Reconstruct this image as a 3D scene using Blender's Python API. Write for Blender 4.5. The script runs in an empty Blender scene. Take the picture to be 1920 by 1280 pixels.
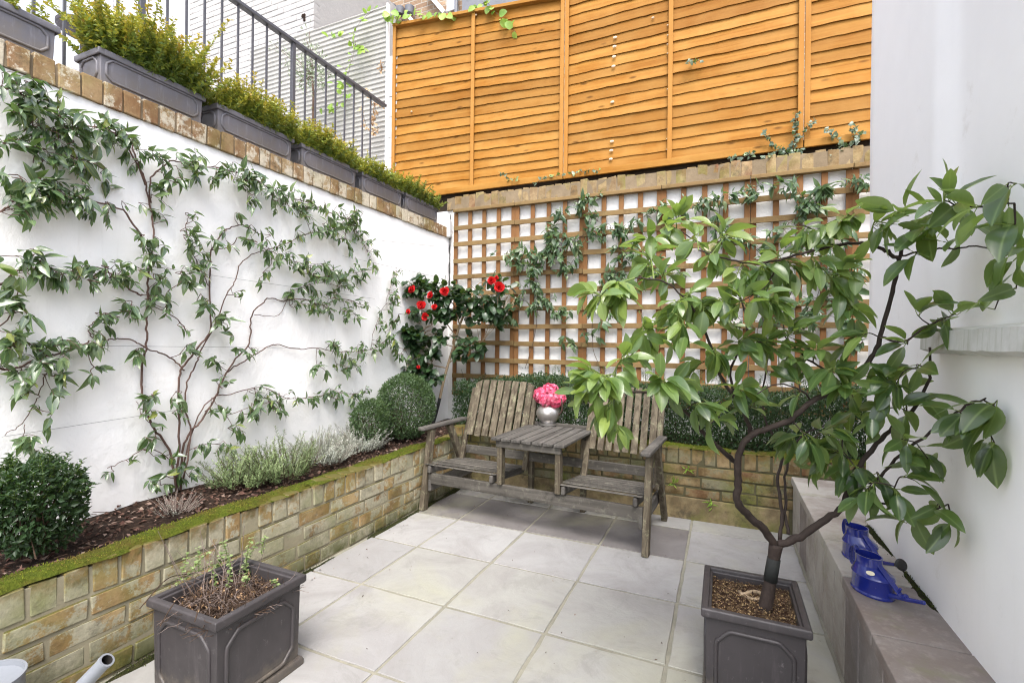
import bpy, math, random
import numpy as np
from mathutils import Vector, Matrix
rng = np.random.default_rng(11); random.seed(5)
sc = bpy.context.scene
COL = sc.collection
R = math.radians
# ------------------------------------------------------------------ camera
FP, YAW, CAMZ = 903.0, R(23.7), 1.14
_F = (-math.sin(YAW), math.cos(YAW)); _R = (math.cos(YAW), math.sin(YAW))
ROLL = .0115
def ray(u, v):
    du, dv = u-960, v-640; du, dv = du+ROLL*dv, dv-ROLL*du
    cx = du/FP; cy = -dv/FP
    return (_F[0]+cx*_R[0], _F[1]+cx*_R[1], cy)
def at_t(u, v, t):
    d = ray(u, v); return np.array((d[0]*t, d[1]*t, CAMZ+d[2]*t))
def at_x(u, v, X): return at_t(u, v, X/ray(u, v)[0])
def at_y(u, v, Y): return at_t(u, v, Y/ray(u, v)[1])
def at_z(u, v, Z): return at_t(u, v, (Z-CAMZ)/ray(u, v)[2])
cam = bpy.data.cameras.new('camera'); co_ = bpy.data.objects.new('camera', cam); COL.objects.link(co_)
co_.location = (0, 0, CAMZ); co_.rotation_euler = (Matrix.Rotation(YAW, 3, 'Z') @ Matrix.Rotation(R(90), 3, 'X') @ Matrix.Rotation(ROLL, 3, 'Z')).to_euler()
cam.sensor_width = 36; cam.lens = 36*FP/1920; cam.clip_start = .05; cam.clip_end = 400
cam.dof.use_dof = True; cam.dof.focus_distance = 2.9; cam.dof.aperture_fstop = 11
sc.camera = co_
# ------------------------------------------------------------------ helpers
def wm(o):
    m = Matrix.LocRotScale(o.location, o.rotation_euler, None)
    return wm(o.parent) @ m if o.parent else m
def tag(o, label=None, cat=None, group=None, kind=None):
    if label: o['label'] = label
    if cat: o['category'] = cat
    if group: o['group'] = group
    if kind: o['kind'] = kind
    return o
def empty(name, loc, label, cat, group=None, rz=0):
    o = bpy.data.objects.new(name, None); COL.objects.link(o)
    o.location = [float(c) for c in loc]; o.rotation_euler = (0, 0, rz); o.empty_display_size = .1
    return tag(o, label, cat, group)
def raw_object(name, V, loops, totals, mat, parent, rnd, smooth, origin=None, local=False, mid=None):
    """V (n,3) world (or local) coords -> linked mesh object"""
    V = np.asarray(V, float).reshape(-1, 3)
    if len(totals) == 0: print('EMPTY', name)
    me = bpy.data.meshes.new(name)
    o = bpy.data.objects.new(name, me); COL.objects.link(o)
    if parent is not None:
        o.parent = parent
        if not local:
            M = np.array(wm(parent).inverted()); V = V @ M[:3, :3].T + M[:3, 3]
    else:
        if origin is None: origin = ((V[:, 0].min()+V[:, 0].max())/2, (V[:, 1].min()+V[:, 1].max())/2, V[:, 2].min())
        if not local: V = V - np.array(origin)
        o.location = [float(c) for c in origin]
    loops = np.asarray(loops, np.int32); totals = np.asarray(totals, np.int32)
    me.vertices.add(len(V)); me.vertices.foreach_set('co', V.astype(np.float32).ravel())
    me.loops.add(len(loops)); me.loops.foreach_set('vertex_index', loops)
    me.polygons.add(len(totals))
    me.polygons.foreach_set('loop_start', np.concatenate(([0], np.cumsum(totals)[:-1])).astype(np.int32))
    me.polygons.foreach_set('loop_total', totals)
    me.polygons.foreach_set('use_smooth', np.full(len(totals), bool(smooth)))
    if mid is not None:
        a = me.attributes.new('mid', 'FLOAT', 'POINT'); a.data.foreach_set('value', np.asarray(mid, np.float32))
    if rnd is not None:
        a = me.attributes.new('rnd', 'FLOAT', 'POINT'); a.data.foreach_set('value', np.asarray(rnd, np.float32))
    me.update(calc_edges=True); me.validate()
    me.materials.append(mat)
    return o
class MB:
    def __init__(s): s.v = []; s.f = []; s.r = []
    def add(s, vs, fs, r=None):
        b = len(s.v); r = random.random() if r is None else r
        s.v += [tuple(map(float, p)) for p in vs]; s.f += [tuple(i+b for i in f) for f in fs]; s.r += [r]*len(vs)
    def box(s, c, sz, M=None, r=None, jit=0):
        hx, hy, hz = sz[0]/2, sz[1]/2, sz[2]/2
        vs = [Vector((sx*hx, sy*hy, sz_*hz)) for sx in (-1, 1) for sy in (-1, 1) for sz_ in (-1, 1)]
        if jit: vs = [v+Vector((random.uniform(-jit, jit) for _ in 3*'a')) for v in vs]
        if M: vs = [M @ v for v in vs]
        c = Vector([float(k) for k in c])
        s.add([v+c for v in vs], [(0, 1, 3, 2), (4, 6, 7, 5), (0, 4, 5, 1), (2, 3, 7, 6), (0, 2, 6, 4), (1, 5, 7, 3)], r)
    def box2(s, a, b, r=None, jit=0):
        s.box([(p+q)/2 for p, q in zip(a, b)], [abs(q-p) for p, q in zip(a, b)], None, r, jit)
    def beam(s, p0, p1, w, h, up=(0, 0, 1), r=None):
        p0 = Vector([float(k) for k in p0]); p1 = Vector([float(k) for k in p1]); d = (p1-p0); L = d.length; d.normalize()
        x = d.cross(Vector(up)).normalized(); z = x.cross(d)
        M = Matrix((x, d, z)).transposed()
        s.box((p0+p1)/2, (w, L, h), M, r)
    def tube(s, pts, rad, n=8, closed=False, r=None, cap=True, r_list=None):
        pts = [Vector([float(k) for k in p]) for p in pts]; m = len(pts)
        if not hasattr(rad, '__len__'): rad = [rad]*m
        vs = []; nrm = None
        for i, p in enumerate(pts):
            if closed: t = pts[(i+1) % m]-pts[i-1]
            else: t = pts[min(i+1, m-1)]-pts[max(i-1, 0)]
            t.normalize()
            if nrm is None:
                nrm = t.cross(Vector((0, 0, 1)))
                if nrm.length < .1: nrm = t.cross(Vector((1, 0, 0)))
                nrm.normalize()
            else:
                nrm = (nrm - t*nrm.dot(t)).normalized()
            b = t.cross(nrm)
            for k in range(n):
                a = 2*math.pi*k/n
                vs.append(p+(nrm*math.cos(a)+b*math.sin(a))*rad[i])
        fs = []
        for i in range(m if closed else m-1):
            j = (i+1) % m
            for k in range(n):
                fs.append((i*n+k, i*n+(k+1) % n, j*n+(k+1) % n, j*n+k))
        if cap and not closed:
            fs.append(tuple(range(n-1, -1, -1))); fs.append(tuple((m-1)*n+k for k in range(n)))
        s.add(vs, fs, r)
    def lathe(s, prof, c=(0, 0, 0), n=32, ell=(1, 1), r=None, cap0=True, cap1=True):
        """prof: (radius, z [, xoff])"""
        vs = []
        for p in prof:
            off = p[2] if len(p) > 2 else 0
            for k in range(n):
                a = 2*math.pi*k/n
                vs.append((c[0]+off+p[0]*ell[0]*math.cos(a), c[1]+p[0]*ell[1]*math.sin(a), c[2]+p[1]))
        fs = []
        m = len(prof)
        for i in range(m-1):
            for k in range(n):
                fs.append((i*n+k, i*n+(k+1) % n, (i+1)*n+(k+1) % n, (i+1)*n+k))
        if cap0: fs.append(tuple(range(n-1, -1, -1)))
        if cap1: fs.append(tuple((m-1)*n+k for k in range(n)))
        s.add(vs, fs, r)
    def build(s, name, mat, parent=None, smooth=False, bevel=0, seg=2, local=False, origin=None):
        loops = [i for f in s.f for i in f]; tot = [len(f) for f in s.f]
        o = raw_object(name, s.v, loops, tot, mat, parent, s.r, smooth, origin, local)
        if bevel:
            m = o.modifiers.new('b', 'BEVEL'); m.width = bevel; m.segments = seg; m.limit_method = 'ANGLE'; m.angle_limit = R(40)
        if smooth == 'auto' or bevel:
            for p in o.data.polygons: p.use_smooth = True
            try:
                o.data.set_sharp_from_angle(angle=R(35))
            except Exception: pass
            if bevel:
                w = o.modifiers.new('w', 'WEIGHTED_NORMAL')
        return o
def sstep(a, b, x):
    t = min(1, max(0, (x-a)/(b-a))); return t*t*(3-2*t)
def vnoise(seed=0, k=6, f=1.0):
    rg = np.random.default_rng(seed); W = rg.normal(size=(k, 3))*f; ph = rg.uniform(0, 6.28, k)
    return lambda P: np.sin(np.atleast_2d(P) @ W.T + ph).mean(1)*1.6
def catmull(pts, sub=5):
    P = np.array(pts, float)
    if len(P) < 3: return np.array([P[0]+(P[-1]-P[0])*t for t in np.linspace(0, 1, sub+1)])
    Q = np.vstack((2*P[0]-P[1], P, 2*P[-1]-P[-2])); out = []
    for i in range(1, len(Q)-2):
        for t in np.arange(sub)/sub:
            a, b, c, d = Q[i-1], Q[i], Q[i+1], Q[i+2]
            out.append(.5*((2*b)+(-a+c)*t+(2*a-5*b+4*c-d)*t*t+(-a+3*b-3*c+d)*t**3))
    out.append(P[-1]); return np.array(out)
# ------------------------------------------------------------------ leaves
def unit(a):
    a = np.asarray(a, float); return a/np.maximum(np.linalg.norm(a, axis=-1, keepdims=True), 1e-9)
def rand_dirs(n): return unit(rng.normal(size=(n, 3)))
def leaf_template(shape):
    if shape == 'needle' or shape == 'tiny':       # 4 verts, two triangles folded on the midrib
        T = [(0, 0), (.45, 1), (1, 0), (.45, -1)]; F = [(0, 1, 2), (0, 2, 3)]
        return np.array(T, float), F
    if shape == 'ellip':
        ts = [0, .12, .28, .45, .62, .78, .91, 1]; prof = [0, .50, .86, 1, .95, .72, .36, 0]
    else: ts = [0, .2, .42, .65, .85, 1]; prof = {'ovate': [0, .78, 1, .72, .30, 0], 'lance': [0, .62, 1, .86, .42, 0], 'round': [0, .85, 1, .92, .6, 0],
            'ivy': [.0, 1.0, .62, .55, .3, 0], 'petal': [.15, .55, .85, 1, .9, .45]}[shape]
    T = [(t, 0) for t in ts]; F = []
    L = []; Rr = []
    for i, (t, w) in enumerate(zip(ts, prof)):
        if w > 0: L.append(len(T)); T.append((t, w))
        else: L.append(i)
    for i, (t, w) in enumerate(zip(ts, prof)):
        if w > 0: Rr.append(len(T)); T.append((t, -w))
        else: Rr.append(i)
    for i in range(len(ts)-1):
        for S, flip in ((L, 0), (Rr, 1)):
            q = [i, i+1, S[i+1], S[i]]
            q = [k for n, k in enumerate(q) if k not in q[:n]]
            if len(q) > 2: F.append(tuple(q[::-1] if not flip else q))
    return np.array(T, float), F
def leaves(name, mat, parent, P, D, N, L, W, rnd, shape='ovate', fold=.25, curl=.25, wavy=0.0, W_mid=0):
    """one mesh of many leaf faces: P base, D along, N upper side"""
    P = np.asarray(P, float); n = len(P); D = unit(D); N = np.asarray(N, float)
    N = unit(N - D*(N*D).sum(1, keepdims=True)); S = np.cross(D, N)
    L = np.broadcast_to(np.asarray(L, float), (n,)); W = np.broadcast_to(np.asarray(W, float), (n,))
    rnd = np.broadcast_to(np.asarray(rnd, float), (n,))
    T, F = leaf_template(shape); k = len(T)
    cu = curl*(rng.uniform(.2, 1.6, n)); fo = fold*(rng.uniform(.3, 1.5, n)); tw = rng.normal(0, .25, n)
    t = T[:, 0][None]; x = T[:, 1][None]
    along = t*L[:, None]; side = x*W[:, None]/2
    up = fo[:, None]*np.abs(side) - cu[:, None]*(t**2)*L[:, None] + tw[:, None]*t*side
    if wavy: up = up + wavy*W[:, None]*rng.normal(0, 1, (n, k))*np.abs(x)
    V = P[:, None] + D[:, None]*along[..., None] + S[:, None]*side[..., None] + N[:, None]*up[..., None]
    fl = np.array([i for f in F for i in f]); ft = np.array([len(f) for f in F])
    loops = (fl[None]+(np.arange(n)*k)[:, None]).ravel(); tot = np.tile(ft, n)
    return raw_object(name, V.reshape(-1, 3), loops, tot, mat, parent, np.repeat(rnd, k), shape not in ('needle', 'tiny'), mid=np.tile(np.abs(T[:, 1])*W_mid, n) if W_mid else None)
class LeafBag:
    def __init__(s): s.P = []; s.D = []; s.N = []; s.L = []; s.W = []; s.r = []
    def add(s, p, d, n, l, w, r): s.P.append(p); s.D.append(d); s.N.append(n); s.L.append(l); s.W.append(w); s.r.append(r)
    def addv(s, P, D, N, L, W, r):
        for a in zip(P, D, N, L, W, r): s.add(*a)
    def build(s, name, mat, parent, shape, **k): return leaves(name, mat, parent, s.P, s.D, s.N, s.L, s.W, s.r, shape, **k)
# ------------------------------------------------------------------ material helper
class NT:
    def __init__(s, name):
        s.m = bpy.data.materials.new(name); s.m.use_nodes = True; s.t = s.m.node_tree; s.t.nodes.clear()
        s._c = None
    def n(s, ty, **kw):
        nd = s.t.nodes.new('ShaderNode'+ty)
        for k, v in kw.items(): setattr(nd, k, v)
        return nd
    def put(s, nd, i, v):
        if v is None: return
        if hasattr(v, 'node'): s.t.links.new(v, nd.inputs[i])
        else:
            if isinstance(v, tuple) and len(v) == 3 and nd.inputs[i].type == 'RGBA': v = v+(1,)
            nd.inputs[i].default_value = v
    def co(s):
        if s._c is None: s._c = s.n('TexCoord').outputs['Object']
        return s._c
    def map(s, scale=(1, 1, 1), loc=(0, 0, 0), rot=(0, 0, 0), vec=None):
        nd = s.n('Mapping'); s.put(nd, 0, vec or s.co()); nd.inputs['Scale'].default_value = scale; nd.inputs['Location'].default_value = loc
        nd.inputs['Rotation'].default_value = rot
        return nd.outputs[0]
    def noise(s, scale=5, detail=5, rough=.55, dist=0, vec=None, col=False):
        nd = s.n('TexNoise'); s.put(nd, 'Vector', vec or s.co()); s.put(nd, 'Scale', scale); s.put(nd, 'Detail', detail)
        s.put(nd, 'Roughness', rough); s.put(nd, 'Distortion', dist)
        return nd.outputs['Color' if col else 'Fac']
    def vor(s, scale=5, vec=None, feature='F1', out='Distance'):
        nd = s.n('TexVoronoi', feature=feature); s.put(nd, 'Vector', vec or s.co()); s.put(nd, 'Scale', scale); return nd.outputs[out]
    def ramp(s, f, st):
        nd = s.n('ValToRGB'); s.put(nd, 0, f); e = nd.color_ramp.elements
        while len(e) < len(st): e.new(.5)
        for el, (p, c) in zip(e, st):
            el.position = p; el.color = (c, c, c, 1) if not isinstance(c, tuple) else c+(1,)
        return nd.outputs[0]
    def mix(s, f, a, b, blend='MIX'):
        nd = s.n('Mix', data_type='RGBA', blend_type=blend); s.put(nd, 0, f); s.put(nd, 6, a); s.put(nd, 7, b); return nd.outputs[2]
    def ma(s, op, a, b=None, c=None):
        nd = s.n('Math', operation=op); s.put(nd, 0, a); s.put(nd, 1, b); s.put(nd, 2, c); return nd.outputs[0]
    def attr(s, name='rnd'):
        nd = s.n('Attribute'); nd.attribute_name = name; return nd.outputs['Fac']
    def z(s):
        nd = s.n('SeparateXYZ'); s.put(nd, 0, s.co()); return nd.outputs
    def nz(s):
        g = s.n('NewGeometry'); nd = s.n('SeparateXYZ'); s.put(nd, 0, g.outputs['Normal']); return nd.outputs[2]
    def bump(s, h, strength=.4, dist=.01, nrm=None):
        nd = s.n('Bump'); s.put(nd, 'Height', h); nd.inputs['Strength'].default_value = strength; nd.inputs['Distance'].default_value = dist
        if nrm: s.put(nd, 'Normal', nrm)
        return nd.outputs[0]
    def out(s, color, rough=.7, normal=None, metal=0, spec=.5, trans=None, coat=0):
        b = s.n('BsdfPrincipled'); s.put(b, 'Base Color', color); s.put(b, 'Roughness', rough); s.put(b, 'Metallic', metal)
        s.put(b, 'Specular IOR Level', spec); s.put(b, 'Coat Weight', coat)
        if normal: s.put(b, 'Normal', normal)
        o = s.n('OutputMaterial'); sh = b.outputs[0]
        if trans:
            t = s.n('BsdfTranslucent'); s.put(t, 0, trans[1]);
            mx = s.n('MixShader'); s.put(mx, 0, trans[0]); s.t.links.new(sh, mx.inputs[1]); s.t.links.new(t.outputs[0], mx.inputs[2]); sh = mx.outputs[0]
        s.t.links.new(sh, o.inputs[0]); return s.m
def m_render(name, base=(.825, .825, .82), dirt=.5, zf=.35, bs=.4, streak=.22):
    t = NT(name); z = t.z()[2]
    a = t.noise(1.6, 6, .6); b = t.noise(14, 5, .6); c = t.noise(55, 3, .6)
    col = t.mix(t.ramp(a, [(.35, 0.0), (.7, 1.0)]), base, tuple(k*.93 for k in base))
    col = t.mix(t.ma('MULTIPLY', t.ramp(t.noise(6, 8, .75), [(.60, 0.0), (.72, 1.0)]), .35), col, (.60, .57, .52))
    low = t.ma('MULTIPLY', t.ramp(t.ma('ADD', t.ma('DIVIDE', z, zf), t.ma('MULTIPLY', t.ma('SUBTRACT', b, .5), 1.3)), [(.0, 1.0), (.9, 0.0)]), dirt)
    col = t.mix(low, col, t.mix(t.ramp(a, [(.4, 0.), (.6, 1.)]), (.30, .24, .17), (.38, .38, .30)))
    st = t.ramp(t.noise(3, 6, .7, vec=t.map((6, 6, .5))), [(.56, 0.0), (.75, streak)])
    col = t.mix(st, col, (.50, .49, .46))
    h = t.ma('ADD', t.ma('MULTIPLY', b, .8), t.ma('MULTIPLY', c, .35))
    return t.out(col, .85, t.bump(h, bs, .012), spec=.25)
def m_brick(name, cols, paint=0, green=.35, black=.3, moss=0, topz=0, paintc=(.66, .63, .55)):
    t = NT(name); r = t.attr(); n1 = t.noise(9, 6, .65); n2 = t.noise(60, 5, .7); n3 = t.noise(4, 5, .6, vec=t.map(loc=(3, 7, 1)))
    col = t.ramp(r, [(i/(len(cols)-1), c) for i, c in enumerate(cols)])
    col = t.mix(t.ramp(n2, [(.35, 0.), (.7, .75)]), col, t.mix(.5, col, (.16, .10, .05)))
    col = t.mix(t.ramp(n1, [(.4, 0.), (.7, .5)]), col, (.50, .40, .22))
    if paint:
        pm = t.ramp(t.ma('ADD', t.noise(13, 9, .78), t.ma('MULTIPLY', t.ma('SUBTRACT', r, .5), .22)), [(.515-paint*.2, 0.), (.575-paint*.2, 1.)])
        col = t.mix(pm, col, t.mix(t.ramp(n2, [(.35, 0.), (.7, 1.)]), paintc, tuple(k*.72 for k in paintc)))
    if green: col = t.mix(t.ramp(n3, [(.48, 0.), (.72, green)]), col, (.13, .15, .03))
    if black: col = t.mix(t.ramp(t.noise(6, 8, .75, vec=t.map(loc=(9, 2, 4))), [(.54, 0.), (.68, black)]), col, (.045, .04, .03))
    if moss:
        z = t.z()[2]
        mk = t.ma('MULTIPLY', t.ramp(z, [(.0, 1.), (.2, .0)]), t.ramp(t.noise(7, 6, .7), [(.38, 0.), (.55, 1.)]))
        col = t.mix(t.ma('MULTIPLY', mk, moss), col, t.mix(n2, (.07, .09, .012), (.05, .045, .02)))
    if moss:
        tz = t.ma('ADD', t.ma('DIVIDE', t.ma('SUBTRACT', t.z()[2], topz-.10), .10), t.ma('MULTIPLY', t.ma('SUBTRACT', n1, .5), 2.2))
        col = t.mix(t.ramp(tz, [(.55, 0.), (1., .8)]), col, t.mix(t.ramp(n2, [(.35, 0.), (.65, 1.)]), (.16, .085, .022), (.085, .075, .018)))
        up = t.ramp(t.nz(), [(.45, 0.), (.7, .95)]); col = t.mix(up, col, t.mix(n2, (.06, .075, .012), (.10, .07, .025)))
    h = t.ma('ADD', t.ma('MULTIPLY', n2, .5), n1)
    return t.out(col, .9, t.bump(h, .6, .008), spec=.2)
def m_wood(name, c1, c2, c3, axis=0, lichen=0, lc=(.42, .43, .30), gs=1.0, rough=.7, spec=.3, knots=0, dark=.0, wash=None, hard=.2):
    t = NT(name); r = t.attr()
    sc_ = [38*gs, 38*gs, 38*gs]; sc_[axis] = 1.6*gs
    off = t.n('VectorMath', operation='ADD'); t.put(off, 0, t.co())
    cmb = t.n('CombineXYZ')
    for i in range(3): t.put(cmb, i, t.ma('MULTIPLY', r, 7.0+i*3))
    t.t.links.new(cmb.outputs[0], off.inputs[1]); v = off.outputs[0]
    g = t.noise(1, 5, .65, .6, vec=t.map(tuple(sc_), vec=v)); w = t.noise(3.0, 4, .6, vec=v)
    col = t.mix(t.ramp(g, [(.5-hard, 0.), (.5+hard, 1.)]), c1, c2)
    col = t.mix(t.ramp(w, [(.35, 0.), (.75, .8)]), col, c3)
    col = t.mix(t.ma('MULTIPLY', t.ma('SUBTRACT', r, .5), .9), col, tuple(k*.55 for k in c1))
    if knots:
        sk = [9., 9., 9.]; sk[axis] = 3.2
        kd = t.vor(1, t.map(tuple(sk), vec=v)); km = t.ramp(kd, [(.05, 1.), (.13, 0.)])
        col = t.mix(t.ma('MULTIPLY', km, knots), col, tuple(k*.33 for k in c1))
    if wash:
        sv = [1.1, 1.1, 1.1]; sv[2] = .7
        wf = t.ramp(t.noise(1, 6, .6, 1.2, vec=t.map(tuple(sv))), [(.52, 0.), (.80, .4)])
        col = t.mix(wf, col, wash)
    if lichen:
        col = t.mix(t.ramp(t.noise(22, 8, .75), [(.54, 0.), (.66, lichen)]), col, lc)
        col = t.mix(t.ramp(t.noise(9, 7, .7, vec=t.map(loc=(5, 5, 5))), [(.55, 0.), (.7, .7)]), col, tuple(k*.4 for k in c1))
    return t.out(col, rough, t.bump(g, .45, .004), spec=spec)
def m_leaf(name, cols, back=None, rough=.4, trans=.22, tc=(.25, .45, .06), spec=.5, vein=False):
    t = NT(name); r = t.attr()
    col = t.ramp(r, [(i/(len(cols)-1), c) for i, c in enumerate(cols)])
    n = t.noise(30, 4, .6); col = t.mix(t.ramp(n, [(.35, 0.), (.75, .45)]), col, t.mix(.5, col, (.02, .05, .01)))
    if vein:
        col = t.mix(t.ma('MULTIPLY', t.ramp(t.attr('mid'), [(.03, 1.), (.13, 0.)]), .55), col, t.mix(.6, col, (.30, .40, .14)))
        sp = t.ramp(t.noise(38, 5, .75, vec=t.map(loc=(3, 1, 7))), [(.66, 0.), (.74, .5)]); col = t.mix(sp, col, (.20, .17, .05))
    if back:
        g = t.n('NewGeometry').outputs['Backfacing']; col = t.mix(g, col, t.mix(.5, col, back))
    return t.out(col, rough, t.bump(t.noise(90, 3, .5), .15, .003), spec=spec, trans=(trans, tc) if trans else None)
def m_plain(name, c, rough=.5, metal=0, spec=.5, var=.15, bs=.1, ns=40, coat=0, scuff=None):
    t = NT(name); n = t.noise(ns, 6, .65); n2 = t.noise(ns*.15, 4, .6)
    col = t.mix(t.ramp(n2, [(.3, 0.), (.7, 1.)]), c, tuple(k*(1-var) for k in c))
    col = t.mix(t.ramp(n, [(.45, 0.), (.75, .6)]), col, tuple(k*(1-var) for k in c))
    if scuff:
        sk = t.ramp(t.noise(48, 8, .8, vec=t.map((1, 1, .6), loc=(4, 2, 6))), [(.60, 0.), (.69, .55)]); col = t.mix(sk, col, scuff)
        dz = t.ma('SUBTRACT', t.ma('ADD', t.noise(16, 7, .7), .12), t.ma('MULTIPLY', t.z()[2], 3.2)); col = t.mix(t.ma('MULTIPLY', t.ramp(dz, [(.3, 0.), (.6, 1.)]), .5), col, (.16, .135, .10))
        dr = t.ramp(t.noise(5, 6, .7, vec=t.map((7, 7, .8))), [(.55, 0.), (.72, .4)]); col = t.mix(dr, col, tuple(min(1, k*1.9) for k in c))
    rr = t.ma('MULTIPLY_ADD', n, .25, rough-.12)
    return t.out(col, rr, t.bump(n, bs, .004), metal, spec, coat=coat)
M = {}
M['white'] = m_render('white_render', dirt=.9, zf=.30)
M['whiteb'] = m_render('white_rear_wall', (.70, .70, .69), dirt=.5, zf=.3, bs=.5, streak=.35)
M['white2'] = m_render('white_render_smooth', (.89, .885, .88), dirt=.6, zf=.26, bs=.08, streak=.06)
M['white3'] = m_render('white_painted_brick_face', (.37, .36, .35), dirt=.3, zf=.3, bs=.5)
M['coping'] = m_brick('coping_brick', [(.195, .105, .05), (.225, .13, .062), (.19, .10, .05), (.235, .15, .078), (.205, .12, .057)], paint=.08, green=.45, black=.95, paintc=(.55, .49, .38))
M['coping2'] = m_brick('rear_coping_brick', [(.15, .092, .042), (.19, .13, .06), (.165, .11, .06), (.185, .085, .046), (.20, .15, .085)], paint=.0, green=.65, black=.75)
M['bedbrick'] = m_brick('bed_brick', [(.22, .135, .055), (.25, .165, .07), (.19, .11, .048), (.26, .185, .095), (.23, .145, .06)], paint=.48, green=.6, black=.6, moss=.9, topz=.405, paintc=(.37, .345, .25))
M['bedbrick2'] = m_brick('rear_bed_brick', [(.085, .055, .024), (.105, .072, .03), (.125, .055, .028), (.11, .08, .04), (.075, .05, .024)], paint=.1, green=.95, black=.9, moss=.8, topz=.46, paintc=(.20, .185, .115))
M['mortar'] = m_plain('mortar', (.30, .27, .185), .95, spec=.15, var=.3, bs=.6)
M['mortar3'] = m_plain('dark_mossy_mortar', (.115, .105, .06), .95, spec=.1, var=.4, bs=.6)
M['mortar2'] = m_plain('coping_mortar', (.24, .185, .12), .95, spec=.15, var=.4, bs=.6)
M['fence'] = m_wood('orange_stained_fence', (.225, .084, .008), (.345, .160, .028), (.375, .205, .055), 0, gs=.8, rough=.65, spec=.12, knots=.75, wash=(.40, .22, .065))
M['fencev'] = m_wood('orange_stained_batten', (.31, .132, .024), (.36, .17, .038), (.37, .19, .052), 2, gs=.8, rough=.65, spec=.12, knots=.3)
M['trellis_h'] = m_wood('trellis_rail_wood', (.17, .105, .045), (.225, .14, .06), (.20, .145, .062), 0, rough=.75, spec=.2, lichen=.25, lc=(.34, .30, .12))
M['trellis_v'] = m_wood('trellis_upright_wood', (.17, .076, .027), (.215, .10, .038), (.215, .118, .05), 2, rough=.75, spec=.2)
M['bench_x'] = m_wood('weathered_bench_slat', (.045, .041, .035), (.12, .11, .096), (.08, .073, .063), 0, hard=.12, lichen=.25, lc=(.33, .32, .25), rough=.8, spec=.25)
M['bench_y'] = m_wood('weathered_table_slat', (.045, .041, .037), (.115, .107, .097), (.08, .074, .066), 1, hard=.12, lichen=.2, lc=(.33, .32, .26), rough=.75, spec=.3)
M['bench_z'] = m_wood('lichened_back_slat', (.065, .052, .036), (.165, .140, .10), (.08, .065, .046), 2, hard=.10, lichen=.6, lc=(.30, .30, .19), rough=.85, spec=.2)
M['lead'] = m_plain('lead_grey_fibreglass', (.050, .044, .046), .5, spec=.5, var=.4, bs=.14, ns=14, scuff=(.17, .16, .16))
M['lead2'] = m_plain('lead_grey_trough', (.165, .16, .18), .5, spec=.5, var=.38, bs=.14, ns=16, scuff=(.30, .29, .31))
M['iron'] = m_plain('dark_iron', (.075, .075, .088), .45, spec=.5, var=.2)
M['blue'] = m_plain('blue_enamel', (.012, .022, .20), .22, spec=.6, var=.12, bs=.02, coat=.5)
M['black'] = m_plain('dark_brass_rose', (.022, .02, .018), .5, var=.3)
M['zinc'] = m_plain('grey_blue_zinc', (.20, .215, .24), .42, spec=.5, var=.12, bs=.04)
M['silver'] = m_plain('tarnished_silver', (.74, .71, .68), .36, metal=.9, var=.5, bs=.3, ns=26)
M['wicker'] = m_plain('dark_cane', (.07, .035, .025), .5, var=.5, bs=.6, ns=120)
M['label'] = m_plain('cream_sticker', (.75, .68, .50), .5, var=.1)
M['stem'] = m_plain('brown_stem', (.13, .085, .06), .8, spec=.2, var=.5, bs=.5, ns=60)
M['stemr'] = m_plain('reddish_stem', (.14, .085, .068), .75, spec=.25, var=.45, bs=.4, ns=60)
M['bark'] = m_plain('citrus_bark', (.048, .034, .028), .75, spec=.3, var=.55, bs=1., ns=45)
M['pale_bark'] = m_plain('pale_camellia_bark', (.42, .32, .21), .8, spec=.2, var=.3, bs=.4, ns=50)
M['tape'] = m_plain('black_tape', (.012, .014, .013), .8, var=.3)
M['twig'] = m_plain('dry_twig', (.095, .062, .043), .9, spec=.15, var=.5)
M['grey_twig'] = m_plain('grey_dry_stem', (.21, .165, .145), .9, spec=.15, var=.4)
M['greentwig'] = m_plain('green_twig', (.16, .22, .05), .6, spec=.3, var=.3)
M['wire'] = m_plain('galvanised_wire', (.30, .30, .30), .5, var=.1)
M['glass'] = m_plain('window_glass', (.66, .70, .76), .3, spec=.3, var=.06, bs=0)
M['pvc'] = m_plain('white_frame_paint', (.82, .82, .84), .4, var=.03, bs=.02)
M['pipe'] = m_plain('grey_drainpipe', (.16, .165, .185), .45, var=.2)
M['block'] = m_plain('painted_concrete_block', (.55, .55, .54), .85, spec=.2, var=.2, bs=.5, ns=25)
M['ribbed'] = m_plain('ribbed_cement_sheet', (.40, .39, .365), .8, spec=.2, var=.16, bs=.2, ns=20)
M['dark'] = m_plain('dark_lampshade', (.06, .05, .06), .6)
M['cap'] = m_plain('pale_cap', (.60, .48, .34), .6, var=.15)
M['plinth'] = m_brick('green_stained_plinth', [(.135, .108, .062), (.155, .125, .072)], green=.85, black=.8, paint=.0)
M['jas'] = m_leaf('jasmine_leaf', [(.028, .056, .025), (.050, .088, .040), (.080, .128, .062), (.125, .175, .082), (.22, .25, .06)], back=(.13, .18, .09), rough=.27, trans=.15, spec=.9, vein=True)
M['jas_t'] = m_leaf('trellis_jasmine_leaf', [(.03, .06, .03), (.055, .10, .048), (.10, .15, .075), (.16, .2, .10)], back=(.13, .18, .08), rough=.33, trans=.14)
M['box'] = m_leaf('box_leaf', [(.011, .026, .010), (.020, .043, .016), (.038, .074, .028)], rough=.45, trans=.1, spec=.35)
M['boxl'] = m_leaf('light_box_leaf', [(.030, .056, .022), (.05, .088, .034), (.085, .13, .055)], rough=.45, trans=.12, spec=.35)
M['gold'] = m_leaf('golden_box_leaf', [(.050, .10, .020), (.11, .19, .030), (.24, .30, .042), (.42, .38, .055), (.46, .25, .05)], rough=.45, trans=.25, tc=(.5, .45, .05))
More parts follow.
